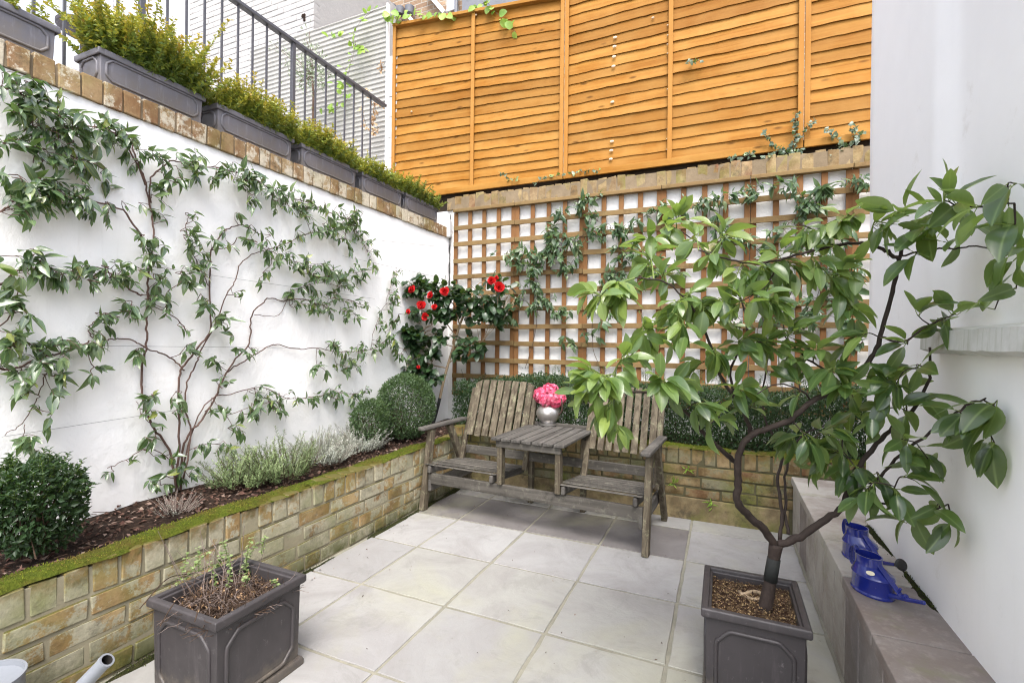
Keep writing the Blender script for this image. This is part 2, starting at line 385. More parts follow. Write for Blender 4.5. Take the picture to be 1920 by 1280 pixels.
M['rose'] = m_leaf('rosemary_needle', [(.10, .15, .055), (.18, .24, .10), (.28, .34, .17)], rough=.55, trans=.1)
M['lav'] = m_leaf('silver_needle', [(.30, .32, .26), (.42, .44, .38), (.55, .56, .51)], rough=.7, trans=.1)
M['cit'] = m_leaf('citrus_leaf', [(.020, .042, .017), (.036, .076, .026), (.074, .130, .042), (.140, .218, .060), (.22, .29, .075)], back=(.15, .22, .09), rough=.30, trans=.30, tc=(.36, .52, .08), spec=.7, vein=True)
M['cam'] = m_leaf('camellia_leaf', [(.010, .028, .012), (.020, .045, .018), (.035, .070, .026)], back=(.07, .12, .04), rough=.36, trans=.08, spec=.5)
M['olive'] = m_leaf('olive_leaf', [(.13, .17, .10), (.22, .26, .17), (.32, .35, .27)], rough=.6, trans=.1)
M['ivyl'] = m_leaf('ivy_leaf', [(.05, .085, .055), (.09, .13, .09), (.13, .17, .11), (.30, .38, .09)], rough=.4, trans=.12)
M['vine'] = m_leaf('bright_vine_leaf', [(.13, .25, .03), (.20, .34, .05), (.30, .42, .07)], rough=.45, trans=.3, tc=(.4, .6, .08))
M['mint'] = m_leaf('mint_leaf', [(.14, .20, .07), (.22, .29, .11), (.31, .37, .18)], rough=.5, trans=.2)
M['dry'] = m_leaf('dry_leaf', [(.30, .17, .09), (.45, .30, .17), (.52, .40, .26)], rough=.8, trans=.2, tc=(.5, .3, .15))
M['red'] = m_leaf('red_petal', [(.48, .006, .012), (.66, .012, .02), (.75, .03, .035)], rough=.5, trans=.2, tc=(.8, .03, .03))
M['pink'] = m_leaf('pink_petal', [(.62, .045, .13), (.75, .10, .21), (.80, .26, .38)], rough=.6, trans=.25, tc=(.85, .15, .25))
M['cream'] = m_leaf('cream_petal', [(.7, .62, .42), (.78, .72, .55)], rough=.6, trans=.2)
# ================================================================== SETTING
def m_paving():
    t = NT('sandstone_slab'); r = t.attr(); n1 = t.noise(3.2, 7, .65, .8); n2 = t.noise(26, 6, .7); n3 = t.noise(1.7, 5, .6, .5, vec=t.map(loc=(4, 9, 2)))
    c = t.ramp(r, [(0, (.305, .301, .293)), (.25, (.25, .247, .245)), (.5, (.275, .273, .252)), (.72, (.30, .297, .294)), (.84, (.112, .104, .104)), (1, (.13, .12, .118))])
    c = t.mix(t.ramp(n1, [(.42, 0.), (.66, .8)]), c, t.mix(.8, c, (.205, .195, .19)))
    c = t.mix(t.ramp(n3, [(.5, 0.), (.7, .5)]), c, t.mix(.55, c, (.33, .33, .17)))
    c = t.mix(t.ramp(n2, [(.5, 0.), (.8, .45)]), c, t.mix(.6, c, (.21, .19, .175)))
    bl = t.ramp(t.noise(5.5, 9, .75, .6, vec=t.map(loc=(7, 3, 5))), [(.54, 0.), (.62, .45)]); c = t.mix(bl, c, t.mix(.6, c, (.15, .145, .135)))
    sp = t.ramp(t.vor(34), [(.03, 1.), (.07, 0.)]); c = t.mix(t.ma('MULTIPLY', sp, t.ramp(n1, [(.5, 0.), (.6, .6)])), c, (.12, .11, .1))
    h = t.ma('ADD', t.ma('MULTIPLY', n1, 1.5), t.ma('MULTIPLY', n2, .5))
    return t.out(c, t.ma('MULTIPLY_ADD', n1, .3, .5), t.bump(h, .35, .008), spec=.35)
M['slab'] = m_paving()
def m_ledge():
    t = NT('ledge_stone'); r = t.attr(); n1 = t.noise(4, 8, .7, .5); n2 = t.noise(30, 6, .7); y = t.z()[1]
    c = t.ramp(r, [(0, (.40, .375, .33)), (.5, (.38, .35, .31)), (.8, (.225, .20, .185)), (1, (.205, .18, .165))])
    c = t.mix(t.ramp(n1, [(.42, 0.), (.62, .85)]), c, t.mix(.7, c, (.16, .12, .10)))
    c = t.mix(t.ramp(n2, [(.5, 0.), (.8, .5)]), c, t.mix(.6, c, (.5, .46, .42)))
    c = t.mix(t.ramp(t.noise(5, 6, .7, vec=t.map(loc=(2, 5, 8))), [(.55, 0.), (.72, .4)]), c, (.17, .19, .07))
    return t.out(c, .7, t.bump(t.ma('ADD', n1, t.ma('MULTIPLY', n2, .4)), .4, .008), spec=.3)
M['ledge'] = m_ledge()
def m_soil(name, c1, c2, c3):
    t = NT(name); n = t.noise(45, 8, .8); v = t.vor(70, out='Color')
    c = t.mix(t.ramp(n, [(.35, 0.), (.65, 1.)]), c1, c2); c = t.mix(t.ramp(v, [(.6, 0.), (.9, .6)]), c, c3)
    return t.out(c, .95, t.bump(n, 1., .02), spec=.15)
M['soil'] = m_soil('dark_soil', (.018, .011, .008), (.042, .026, .019), (.085, .055, .04))
M['grit'] = m_soil('gritty_compost', (.035, .019, .012), (.085, .048, .028), (.24, .16, .08))
M['chip'] = m_leaf('bark_chip', [(.045, .020, .015), (.085, .042, .033), (.15, .085, .068), (.27, .20, .165)], rough=.9, trans=0, spec=.2)
M['gritc'] = m_leaf('grit_grain', [(.045, .02, .013), (.11, .06, .032), (.26, .165, .075), (.36, .26, .13)], rough=.8, trans=0)
def m_moss():
    t = NT('moss'); n = t.noise(60, 6, .75); b = t.noise(9, 5, .6)
    c = t.mix(t.ramp(n, [(.3, 0.), (.7, 1.)]), (.045, .066, .008), (.115, .135, .016))
    c = t.mix(t.ramp(b, [(.45, 0.), (.65, .75)]), c, (.095, .062, .018))
    return t.out(c, .95, t.bump(n, 1., .02), spec=.1)
M['moss'] = m_moss(); M['dmoss'] = m_soil('damp_dark_moss', (.016, .018, .008), (.04, .045, .012), (.07, .06, .03)); M['dmosst'] = m_leaf('damp_moss_blade', [(.015, .02, .006), (.04, .05, .012), (.08, .09, .02)], rough=.9, trans=.1, spec=.1)
M['ground'] = m_plain('bare_ground', (.22, .19, .15), .95, spec=.1)
M['terrace'] = m_plain('terrace_render', (.55, .54, .52), .9, spec=.2)

mb = MB(); mb.box2((-60, -60, -.30), (60, 60, -.06)); tag(mb.build('ground', M['ground']), kind='structure')
# paving: mortar bed and individual slabs in one sheet
mb = MB(); mb.box2((-1.92, -1.0, -.05), (1.3, 3.35, -.004)); M['joint'] = m_plain('paving_joint', (.27, .258, .205), .95, spec=.15, var=.35, bs=.6)
tag(mb.build('paving_mortar', M['joint']), kind='structure')
XS = [-1.86, -1.541, -1.085, -.629, -.173, .384]
YS = [-.95, -.47, -.02, .43, .88, 1.330, 1.786, 2.237, 2.688, 3.14, 3.338]
mb = MB()
for j in range(len(YS)-1):
    for i in range(len(XS)-1):
        g = .0068
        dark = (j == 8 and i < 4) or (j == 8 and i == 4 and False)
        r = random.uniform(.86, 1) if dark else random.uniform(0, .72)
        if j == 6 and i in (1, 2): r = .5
        z = random.uniform(-.0015, .0015)
        x0, x1, y0, y1 = XS[i]+g, XS[i+1]-g, YS[j]+g, YS[j+1]-g
        n = 6; vs = []
        edge = []
        def jj(): return random.uniform(-.0022, .0022)
        for k in range(n): edge.append((x0+(x1-x0)*k/n+jj(), y0+jj()))
        for k in range(n): edge.append((x1+jj(), y0+(y1-y0)*k/n+jj()))
        for k in range(n): edge.append((x1-(x1-x0)*k/n+jj(), y1+jj()))
        for k in range(n): edge.append((x0+jj(), y1-(y1-y0)*k/n+jj()))
        m = len(edge)
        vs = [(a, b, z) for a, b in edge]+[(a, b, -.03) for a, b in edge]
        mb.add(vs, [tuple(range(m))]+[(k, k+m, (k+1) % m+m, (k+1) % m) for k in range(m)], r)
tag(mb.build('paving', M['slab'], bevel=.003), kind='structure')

# ------------------------------------------------------------------ walls
XW, YW, XB, YB = -2.447, 4.035, -1.88, 3.34          # rendered walls, bed fronts
def coping(name, parent, axis, a0, a1, face, back, z0, z1, mat, jit=.003, pitch=.077, rz=.003):
    mb = MB(); mm = MB(); a = a0
    lo, hi = min(face, back), max(face, back)
    while a < a1:
        w = pitch*random.uniform(.9, 1.1); o = random.uniform(.0, .006); zt = z1+random.uniform(-rz, rz)
        c1, c2 = a+.0035, min(a+w-.0035, a1)
        if axis == 'y': mb.box2((lo+o, c1, z0), (hi+o, c2, zt), jit=jit)
        else: mb.box2((c1, lo+o, z0), (c2, hi+o, zt), jit=jit)
        a += w
    i = .003
    if axis == 'y': mm.box2((lo+i, a0, z0+.002), (hi-i, a1, z1-.012))
    else: mm.box2((a0, lo+i, z0+.002), (a1, hi-i, z1-.012))
    c = mb.build(name, mat, parent, bevel=.0045); mm.build('mortar', M['mortar2'], c)
    return c
W1 = empty('garden_wall', (XW-.15, 1.5, 0), 'white rendered wall with a brick coping carrying the row of grey troughs, jasmine trained over it', 'wall')
def wall_panel(name, parent, mat, axis, pos, a0, a1, z0, z1, th, amp=.004, seed=1):
    """lumpy rendered face looking towards +x (axis 'x') or -y (axis 'y'), with depth th behind it"""
    f = vnoise(seed, 9, 3.2); na = int((a1-a0)/.06)+1; nz = int((z1-z0)/.06)+1
    A = np.linspace(a0, a1, na); Z = np.linspace(z0, z1, nz); g = np.array([(a, z, 0) for z in Z for a in A]); d = f(g)*amp
    V = []
    for (a, z, _), k in zip(g, d): V.append((pos+k, a, z) if axis == 'x' else (a, pos-k, z))
    F = []
    for j in range(nz-1):
        for i in range(na-1):
            q = (j*na+i, j*na+i+1, (j+1)*na+i+1, (j+1)*na+i); F.append(q)
    mb = MB(); mb.add(V, F, .5)
    b = .012
    if axis == 'x': mb.box2((pos-th, a0, z0), (pos-b, a1, z1), .5)
    else: mb.box2((a0, pos+b, z0), (a1, pos+th, z1), .5)
    return mb.build(name, mat, parent, smooth=True)
wall_panel('rendered_face', W1, M['white'], 'x', XW, -.6, YW+.02, .30, 2.13, .30, seed=3)
coping('coping', W1, 'y', -.6, YW+.0, XW+.012, XW-.30, 2.13, 2.228, M['coping'])
W2 = empty('garden_wall', (-.5, YW+.12, 0), 'white painted wall behind the trellis, edged with mossy upright bricks under the orange fence', 'wall')
wall_panel('rendered_face', W2, M['whiteb'], 'y', YW, XW-.32, 1.9, .36, 2.40, .24, amp=.007, seed=5)
coping('coping', W2, 'x', XW-.02, 1.9, YW-.022, YW+.22, 2.402, 2.525, M['coping2'], jit=.005, pitch=.078, rz=.012)
# crack and lump where the two walls meet
mb = MB(); pts = [(XW+.012+random.uniform(-.004, .004), YW-.012+random.uniform(-.003, .003), z) for z in np.linspace(1.55, 2.36, 26)]
mb.tube(pts, [random.uniform(.003, .009) for _ in pts], 6); mb.build('crack', M['black'], W2)
mb = MB(); mb.box2((XW-.03, YW-.07, 2.13), (XW+.035, YW-.001, 2.30), jit=.016); mb.build('corner_patch', M['whiteb'], W2, bevel=.018, seg=3)

# right-hand house wall with sill
XR, YR = .60, 2.70
W3 = empty('house_wall', (XR+.3, 1., 0), 'tall smooth white house wall standing on the stone ledge, with a drip-edged sill', 'wall')
mb = MB()
V = []; f = vnoise(9, 8, 2.5)
zs = np.linspace(.25, 3.05, 60); ys = np.linspace(YR, -.6, 54)
for z in zs:
    for y in ys:
        e = sstep(YR-.05, YR, y)                         # rounded arris
        V.append((XR+f((0, y, z))[0]*.004+e*.03+(.022 if (y < 1.83 and z > 1.19) else 0), y, z))
na = len(ys)
mb.add(V, [(j*na+i+1, j*na+i, (j+1)*na+i, (j+1)*na+i+1) for j in range(len(zs)-1) for i in range(na-1)], .5)
mb.box2((XR+.04, -.6, .25), (XR+.9, YR-.01, 3.05), .5)
mb.build('rendered_face', M['white2'], W3, smooth=True)
YP = 1.83
mb = MB()
# thin lighter lining above the sill, and the weathered sill
vs = []
n = 70
for k in range(n+1):
    y = YP+.03-(YP+.63)*k/n; d = random.uniform(-.0015, .0015)
    vs += [(XR+.01, y, 1.195), (XR-.045, y, 1.183), (XR-.047, y, 1.13+random.uniform(-.001, .002)), (XR-.012, y, 1.118+d), (XR+.01, y, 1.12)]
fs = [(k*5+i, k*5+(i+1) % 5, (k+1)*5+(i+1) % 5, (k+1)*5+i) for k in range(n) for i in range(5)]+[(0, 1, 2, 3, 4)[::-1]]
mb.add(vs, fs); 
t = NT('weathered_sill'); a = t.noise(9, 7, .7); s_ = t.noise(4, 6, .7, vec=t.map((3, 14, 1.5)))
cc = t.mix(t.ramp(a, [(.4, 0.), (.7, .8)]), (.60, .595, .57), (.44, .44, .40)); cc = t.mix(t.ramp(s_, [(.5, 0.), (.66, .6)]), cc, (.36, .37, .29))
t.out(cc, .85, t.bump(a, .4, .006)); mb.build('sill', t.m, W3)

# stone ledge
L1 = empty('stone_ledge', (.9, 1.3, 0), 'low pale stone ledge along the foot of the house wall, carrying blue watering cans', 'ledge')
mb = MB(); yl = [-.9, -.2, .42, 1.02, 1.62, 1.98, 2.32, 2.62, 2.95, 3.338]
for a, b in zip(yl[:-1], yl[1:]):
    mb.box2((.382, a+.003, .308), (1.6, b-.003, .347+random.uniform(-.001, .001)), r=(random.uniform(.82, 1) if b < 2 else random.uniform(0, .5)), jit=.0015)
mb.build('top_slab', M['ledge'], L1, bevel=.004)
mb = MB(); yv = [-.9, -.4, .1, .62, 1.12, 1.55, 1.80, 1.98, 2.16, 2.36, 2.58, 2.82, 3.06, 3.338]
for a, b in zip(yv[:-1], yv[1:]): mb.box2((.392, a+.005, -.02), (.42, b-.005, .306), r=random.uniform(.2, .85), jit=.0015)
mb.build('facing_slab', M['ledge'], L1, bevel=.003)
mb = MB(); mb.box2((.41, -.9, -.05), (1.6, 3.337, .303)); mb.build('core', M['mortar'], L1)
def mossy_strip(name, parent, a0, a1, axis, c0, c1, zb, seed, thr=.0, hmax=.014, step=.012, blades=True, mk='moss'):
    f1 = vnoise(seed, 10, 11.); f2 = vnoise(seed+1, 8, 38.); f3 = vnoise(seed+2, 8, 110.)
    na = int((a1-a0)/step); nc = max(4, int(abs(c1-c0)/step)); V = []
    for i in range(na+1):
        for j in range(nc+1):
            a = a0+(a1-a0)*i/na; c = c0+(c1-c0)*j/nc; p = np.array((a, c*2, 0))
            e = min(1, min(j, nc-j)/1.5); c += (c1-c0)*.10*f2(np.array((a, 3, 0)))[0]*(j in (0, 1))
            h = (f1(p)[0]-thr)*.022+.004
            h = min(h, hmax)*(.35+.65*e)+(f2(p)[0]*.35+f3(p)[0]*.2)*.006*(h > 0)-.006*(1-e)
            x = (c, a) if axis == 'y' else (a, c)
            V.append((x[0], x[1], zb+h))
    F = [(i*(nc+1)+j, i*(nc+1)+j+1, (i+1)*(nc+1)+j+1, (i+1)*(nc+1)+j) for i in range(na) for j in range(nc)]
    if axis == 'x' or c1 < c0: F = [q[::-1] for q in F]
    mb = MB(); mb.add(V, F, .5); o = mb.build(name, M[mk], parent, smooth=True)
    if blades and (np.array(V)[:, 2] > zb+.001).any():
        V = np.array(V); P = V[(V[:, 2] > zb+.001)]; P = P[rng.integers(0, len(P), min(len(P)*2, 16000))]+rng.normal(0, .004, (min(len(P)*2, 16000), 3))*(1, 1, .1)
        n = len(P); D = unit(rng.normal(0, .6, (n, 3))+(0, 0, 1)); cl_ = np.clip(.45+.75*vnoise(seed+5, 8, 16.)(P*(1, 1, 0))+rng.normal(0, .16, n), 0, 1)
        leaves('moss_tuft', M[mk+'t'], o, P, D, rand_dirs(n), rng.uniform(.004, .010, n), .0028, cl_, 'tiny')
    return o
M['mosst'] = m_leaf('moss_blade', [(.05, .068, .009), (.095, .12, .013), (.17, .185, .022), (.15, .10, .03)], rough=.9, trans=.15, spec=.1)
def bed_wall(root, axis, a0, a1, face, inn, courses, mat, mort='mortar'):
    s = 1 if inn > face else -1                          # direction into the wall
    mb = MB()
    for ci, (z0, z1, L) in enumerate(courses):
        a = a0-random.uniform(0, L)
        while a < a1:
            w = L*random.uniform(.94, 1.06) if L < .1 else random.choice([.215, .215, .215, .105])*random.uniform(.96, 1.04)
            c1, c2 = max(a+.005, a0), min(a+w-.005, a1)
            o = random.uniform(.0, .005)
            if c2-c1 > .02:
                f0, f1 = face-s*o, face+s*.105
                zt = (z0+.005, z1-.005) if ci else (z0+.005, z1+random.uniform(-.006, .0))
                if axis == 'y': mb.box2((f0, c1, zt[0]), (f1, c2, zt[1]), jit=.0035)
                else: mb.box2((c1, f0, zt[0]), (c2, f1, zt[1]), jit=.0035)
            a += w
    o = mb.build('brickwork', mat, root, bevel=.005)
    mm = MB(); zt = courses[0][1]-.014; f0, f1 = face+s*.002, face+s*.098
    if axis == 'y': mm.box2((f0, a0, -.03), (f1, a1, zt))
    else: mm.box2((a0, f0, -.03), (a1, f1, zt))
    mm.build('mortar', M[mort], root)
    return o
mossy_strip('moss', L1, -.3, 2.56, 'y', XR-.028, XR+.004, .3475, 94, thr=.12, hmax=.010, mk='dmoss')
B1 = empty('raised_bed_wall', (XB-.05, 1.6, 0), 'low pale flaking brick wall with a mossy top, holding the long bed below the white wall', 'brick wall')
bed_wall(B1, 'y', -.4, YB-.002, XB, XB-.11, [(.297, .405, .077), (.222, .297, .22), (.148, .222, .22), (.074, .148, .22), (0, .074, .22)], M['bedbrick'])
mossy_strip('moss', B1, -.3, YB-.05, 'y', XB+.004, XB-.115, .404, 31, thr=.06, hmax=.016)
mossy_strip('foot_moss', B1, -.3, YB-.02, 'y', XB+.045, XB-.002, -.004, 41, thr=-.3, hmax=.022, mk='dmoss')
B2 = empty('raised_bed_wall', (-.7, YB+.05, 0), 'low greenish brick wall behind the bench, holding the hedge bed under the trellis', 'brick wall')
bed_wall(B2, 'x', XB-.11, 1.6, YB, YB+.11, [(.35, .46, .077), (.278, .35, .22), (.206, .278, .22), (.14, .206, .22)], M['bedbrick2'], 'mortar3')
mb = MB(); mb.box2((XB, YB-.006, -.02), (.376, YB+.10, .142), jit=.004); mb.build('plinth', M['plinth'], B2, bevel=.01)
mossy_strip('moss', B2, XB, .9, 'x', YB-.002, YB+.11, .459, 51, thr=.0)
# weeds in the rear bed wall
for (u, v) in ((1265, 905), (1335, 945), (1290, 880)):
    p = at_y(u, v, YB-.004); lb = LeafBag()
    for k in range(9): lb.add(p+rng.normal(0, .008, 3)*(1, .2, 1), unit((rng.normal(0, .6), -.5, rng.normal(.2, .7))), (0, -1, .5), rng.uniform(.025, .06), .008, rng.uniform(0, 1))
    tag(lb.build('wall_weed', M['vine'], None, 'needle'), {1265: 'pale green weed growing from the rear bed wall close to the bench arm', 1335: 'pale weed growing low down on the plinth of the rear bed wall', 1290: 'small weed high in the rear bed wall between bench and citrus trunk'}[u], 'weed', 'weeds in the rear bed wall')
# soil
def soil(name, x0, x1, y0, y1, z, seed, amp=.02):
    f = vnoise(seed, 8, 5.); f2 = vnoise(seed+3, 8, 30.); nx, ny = int((x1-x0)/.03), int((y1-y0)/.03); V = []
    for i in range(nx+1):
        for j in range(ny+1):
            x = x0+(x1-x0)*i/nx; y = y0+(y1-y0)*j/ny; p = (x, y, 0)
            V.append((x, y, z+f(p)[0]*amp+f2(p)[0]*.006))
    F = [(i*(ny+1)+j, (i+1)*(ny+1)+j, (i+1)*(ny+1)+j+1, i*(ny+1)+j+1) for i in range(nx) for j in range(ny)]
    mb = MB(); mb.add(V, F, .5); return tag(mb.build(name, M['soil'], smooth=True), kind='structure'), (f, amp, z)
_, sA = soil('bed_soil', XW-.01, XB-.095, -.4, YW, .375, 61)
_, sB = soil('rear_bed_soil', XB-.095, 1.6, YB+.095, YW, .42, 65)
def chips(name, x0, x1, y0, y1, z, n, mat, L=(.008, .035), label=None, f=None, kind='stuff'):
    P = np.c_[rng.uniform(x0, x1, n), rng.uniform(y0, y1, n), np.full(n, z)]
    if f: P[:, 2] += f[0](P*(1, 1, 0))*f[1]
    P[:, 2] += rng.uniform(.002, .012, n)
    D = rng.normal(size=(n, 3))*(1, 1, .25); N = rng.normal(0, .3, (n, 3))+(0, 0, 1); l = rng.uniform(*L, n)
    return tag(leaves(name, mat, None, P, D, N, l, l*rng.uniform(.3, .7, n), rng.uniform(0, 1, n)**1.6, 'tiny', fold=.3, curl=.2), label, 'mulch', kind=kind)
chips('bark_mulch', XW+.01, XB-.12, 0, 3.9, .375, 3600, M['chip'], label='brown bark mulch spread over the soil of the long bed', f=sA)
lb = []
mb = MB()
for i in range(90):
    x, y = random.uniform(XW+.03, XB-.14), random.uniform(.6, 2.2); a = random.uniform(0, 6.28); l = random.uniform(.02, .07); z = .39
    mb.tube([(x, y, z), (x+math.cos(a)*l, y+math.sin(a)*l, z+random.uniform(0, .012))], .0013, 4)
tag(mb.build('dead_twigs', M['twig']), 'thin dead twigs lying on the bark mulch', 'mulch', kind='stuff')

n_ = 150; P = np.c_[rng.uniform(-1.85, .37, n_), rng.uniform(.6, 3.3, n_), np.full(n_, .004)]; P[:60, 0] = rng.uniform(-1.86, -1.75, 60)
tag(leaves('leaf_litter', M['chip'], None, P, rng.normal(size=(n_, 3))*(1, 1, .1), rng.normal(0, .2, (n_, 3))+(0, 0, 1), rng.uniform(.004, .016, n_), rng.uniform(.002, .007, n_), rng.uniform(0, 1, n_), 'tiny', fold=.3, curl=.3), 'tiny bits of leaf litter and grit strewn over the paving', 'litter', kind='stuff')
# ------------------------------------------------------------------ world beyond the left wall: terrace, house, panel
mb = MB(); mb.box2((-12, -3, 1.6), (XW-.302, 8.0, 2.19)); tag(mb.build('terrace', M['terrace']), kind='structure')
mb = MB(); mb.box2((XW-.30, YW+.241, -.06), (14, 9, 2.3)); tag(mb.build('neighbouring_yard', M['ground']), kind='structure')
# terrace house facade with glazed doors (x = const)
XH = -3.20
HB = empty('terrace_house', (XH-1, .6, 2.19), 'bright white house front with tall glazed doors above the terrace, behind the iron railing', 'house')
mb = MB()
mb.box2((XH-3, -3, 2.19), (XH, 2.02, 2.52)); mb.box2((XH-3, -3, 3.66), (XH, 2.02, 3.8)); mb.box2((XH-.2, 1.62, 2.52), (XH, 2.02, 3.66)); mb.box2((XH-.3, -3, 2.52), (XH, -.5, 3.66))
mb.build('wall', M['pvc'], HB, bevel=.006)
mb = MB(); mb.box2((XH-.3, -.5, 2.52), (XH+.045, 1.60, 2.56)); mb.build('sill', M['pvc'], HB, bevel=.006)
for (a, b) in ((-.5, .2), (.2, .9), (.9, 1.62)):
    g = MB(); fr = MB(); w = .05
    g.box2((XH-.10, a+w, 2.56+w), (XH-.085, b-w, 3.66-w))
    fr.box2((XH-.12, a+.004, 2.562), (XH-.05, a+w, 3.658)); fr.box2((XH-.12, b-w, 2.562), (XH-.05, b-.004, 3.658)); fr.box2((XH-.118, a+w, 2.562), (XH-.052, b-w, 2.56+w)); fr.box2((XH-.118, a+w, 3.658-w), (XH-.052, b-w, 3.658))
    o = fr.build('door_frame', M['pvc'], HB, bevel=.004); g.build('pane', M['glass'], o)
# dark round table on terrace behind glass line
TB = at_x(158, 52, -3.02)
tb = empty('terrace_table', (TB[0], TB[1], 2.19), 'small dark round table standing on the terrace behind the bushy trough', 'table')
mb = MB(); mb.lathe([(.0, .0), (.10, .0), (.11, .012), (.11, .028), (0, .034)], (TB[0], TB[1], TB[2]-.03), 32); mb.build('table_top', M['dark'], tb, smooth='auto')
mb = MB(); mb.tube([(TB[0], TB[1], 2.19), (TB[0], TB[1], TB[2]-.03)], .016, 12); mb.lathe([(.0, 0), (.07, 0), (.07, .012), (.016, .02)], (TB[0], TB[1], 2.19)); mb.build('pedestal', M['dark'], tb, smooth='auto')
# neighbour's white brick wall (y = const), built in real courses
YN = 4.38
NB = empty('neighbour_house', (-4.5, YN+.6, 2.19), 'white painted brick side of the neighbouring house beyond the railing', 'house')
xr = at_y(588, 60, YN)[0]
mb = MB(); zc = 2.2; c = 0
while zc < 6.15:
    a = -8-(.11 if c % 2 else 0)
    while a < xr:
        b = min(a+.222, xr)
        if b-a > .01: mb.box2((a+.002, YN+random.uniform(-.003, .003), zc+.003), (b-.002, YN+.1, zc+.072), jit=.002)
        a += .222
    zc += .076; c += 1
mb.build('painted_brickwork', M['white3'], NB, bevel=.005, seg=1)
mb = MB(); mb.box2((-8.3, YN+.006, 2.19), (xr-.003, YN+1.6, 6.2)); mb.build('joint_face', M['white3'], NB)
p = at_y(571, 34, YN); mb = MB(); mb.box((p[0], YN-.004, p[2]), (.03, .02, .09), jit=.008); mb.box((p[0]-.012, YN-.004, p[2]+.03), (.05, .02, .03), jit=.008); mb.build('spalled_patch', M['soil'], NB, bevel=.004)
# ribbed sheet
YS_ = 4.10
RP = empty('ribbed_panel', (-3.8, YS_, 2.19), 'pale ribbed cement sheet screen between the railing and the orange fence', 'screen')
xa, xb, zt = at_y(470, 100, YS_)[0], at_y(727, 10, YS_)[0], at_y(727, 10, YS_)[2]
mb = MB(); prof = []; z = 2.19; pt = .052
n = int((zt-z)/pt*8)
for k in range(n+1):
    ph = (k % 8)/8; zz = z+(zt-z)*k/n
    prof.append((YS_-.012*max(0, math.sin(ph*2*math.pi))**.7 if True else 0, zz))
vs = []
for y, zz in prof: vs += [(xa, y, zz), (xb, y, zz)]
vs += [(xa, YS_+.012, zt), (xb, YS_+.012, zt), (xa, YS_+.012, 2.19), (xb, YS_+.012, 2.19)]
m = len(prof); fs = [(2*k, 2*k+1, 2*k+3, 2*k+2) for k in range(m-1)]+[(2*m-2, 2*m-1, 2*m+1, 2*m), (2*m, 2*m+1, 2*m+3, 2*m+2)]
fs += [tuple([2*k for k in range(m)][::-1]+[2*m+2, 2*m][:0])] if False else []
mb.add(vs, fs); mb.build('ribbed_sheet', M['ribbed'], RP)
mb = MB(); mb.box2((xb, YS_-.022, 2.19), (xb+.018, YS_+.02, zt+.01)); mb.build('edge_trim', M['pvc'], RP, bevel=.003)
# block pier between sheet and fence
PB = empty('block_pier', (-3.2, 4.2, 2.19), 'grey painted concrete block pier at the end of the orange fence', 'pier')
YP_ = 4.11; xp0, xp1 = xb+.019, at_y(741, 100, YP_)[0]+.03
mb = MB(); z = 2.19
while z < 4.05:
    mb.box2((xp0, YP_, z+.002), (xp1, YP_+.25, z+.213), jit=.002); z += .215
mb.build('blockwork', M['block'], PB, bevel=.005)
# brown brick houses far behind
def m_bricktex(name, c1, c2, cm):
    t = NT(name); b = t.n('TexBrick'); t.put(b, 'Vector', t.map((1, 1, 1), rot=(R(90), 0, 0)))
    t.put(b, 'Color1', c1); t.put(b, 'Color2', c2); t.put(b, 'Mortar', cm); t.put(b, 'Scale', 1.); t.put(b, 'Mortar Size', .008); t.put(b, 'Brick Width', .22); t.put(b, 'Row Height', .075)
    n = t.noise(20, 6, .7); c = t.mix(t.ramp(n, [(.4, 0.), (.75, .6)]), b.outputs[0], (.12, .085, .06))
    return t.out(c, .9, t.bump(t.ma('ADD', n, t.ma('MULTIPLY', b.outputs[1], -1.)), .5, .01), spec=.2)
M['farbrick'] = m_bricktex('brown_house_brick', (.24, .155, .10), (.32, .225, .15), (.36, .32, .27))
YF = 6.2
FH = empty('brick_house', (-2, YF, 2.2), 'brown brick back of the house rising behind the orange fence', 'house')
mb = MB(); mb.box2((-7, YF, 2.2), (3, YF+.4, 7.0)); mb.build('wall', M['farbrick'], FH)
def fy(u, v, d=0): return at_y(u, v, YF-d)
mb = MB(); a, b = fy(684, 60, .1), fy(684, -60, .1); mb.tube([(a[0], a[1], a[2]), (a[0], a[1], b[2])], .055, 14)
a = fy(855, 60, .08); mb.tube([(a[0], a[1], a[2]-.4), (a[0], a[1], a[2]+1.2)], .03, 12); mb.build('drainpipe', M['pipe'], FH, smooth='auto')
mb = MB(); mb.beam(fy(800, -15, .08), fy(835, 26, .08), .06, .10, (0, 1, 0)); mb.beam(fy(765, 30, .09), fy(792, 62, .09), .05, .09, (0, 1, 0)); mb.build('bargeboard', M['pvc'], FH, bevel=.006)
mb = MB(); a, b = fy(870, -20, .1), fy(1010, 14, .1); mb.box2((a[0], a[1]-.06, b[2]), (b[0], YF, a[2])); mb.build('dark_gutter', M['pipe'], FH, bevel=.01)
a, b = fy(838, -18, .03), fy(856, 16, .03); g = MB(); g.box2((a[0], a[1], b[2]), (b[0], YF, a[2])); g.build('window', M['glass'], FH)
mb = MB()
for (u, v) in ((718, 14), (735, 12), (750, 16), (768, 14)):
    a = fy(u, v, .12); mb.lathe([(.0, 0), (.06, 0), (.075, .1), (.05, .12), (0, .12)], (a[0], a[1], a[2]-.1), 14)
mb.build('pipe_joint', M['pipe'], FH, smooth='auto')

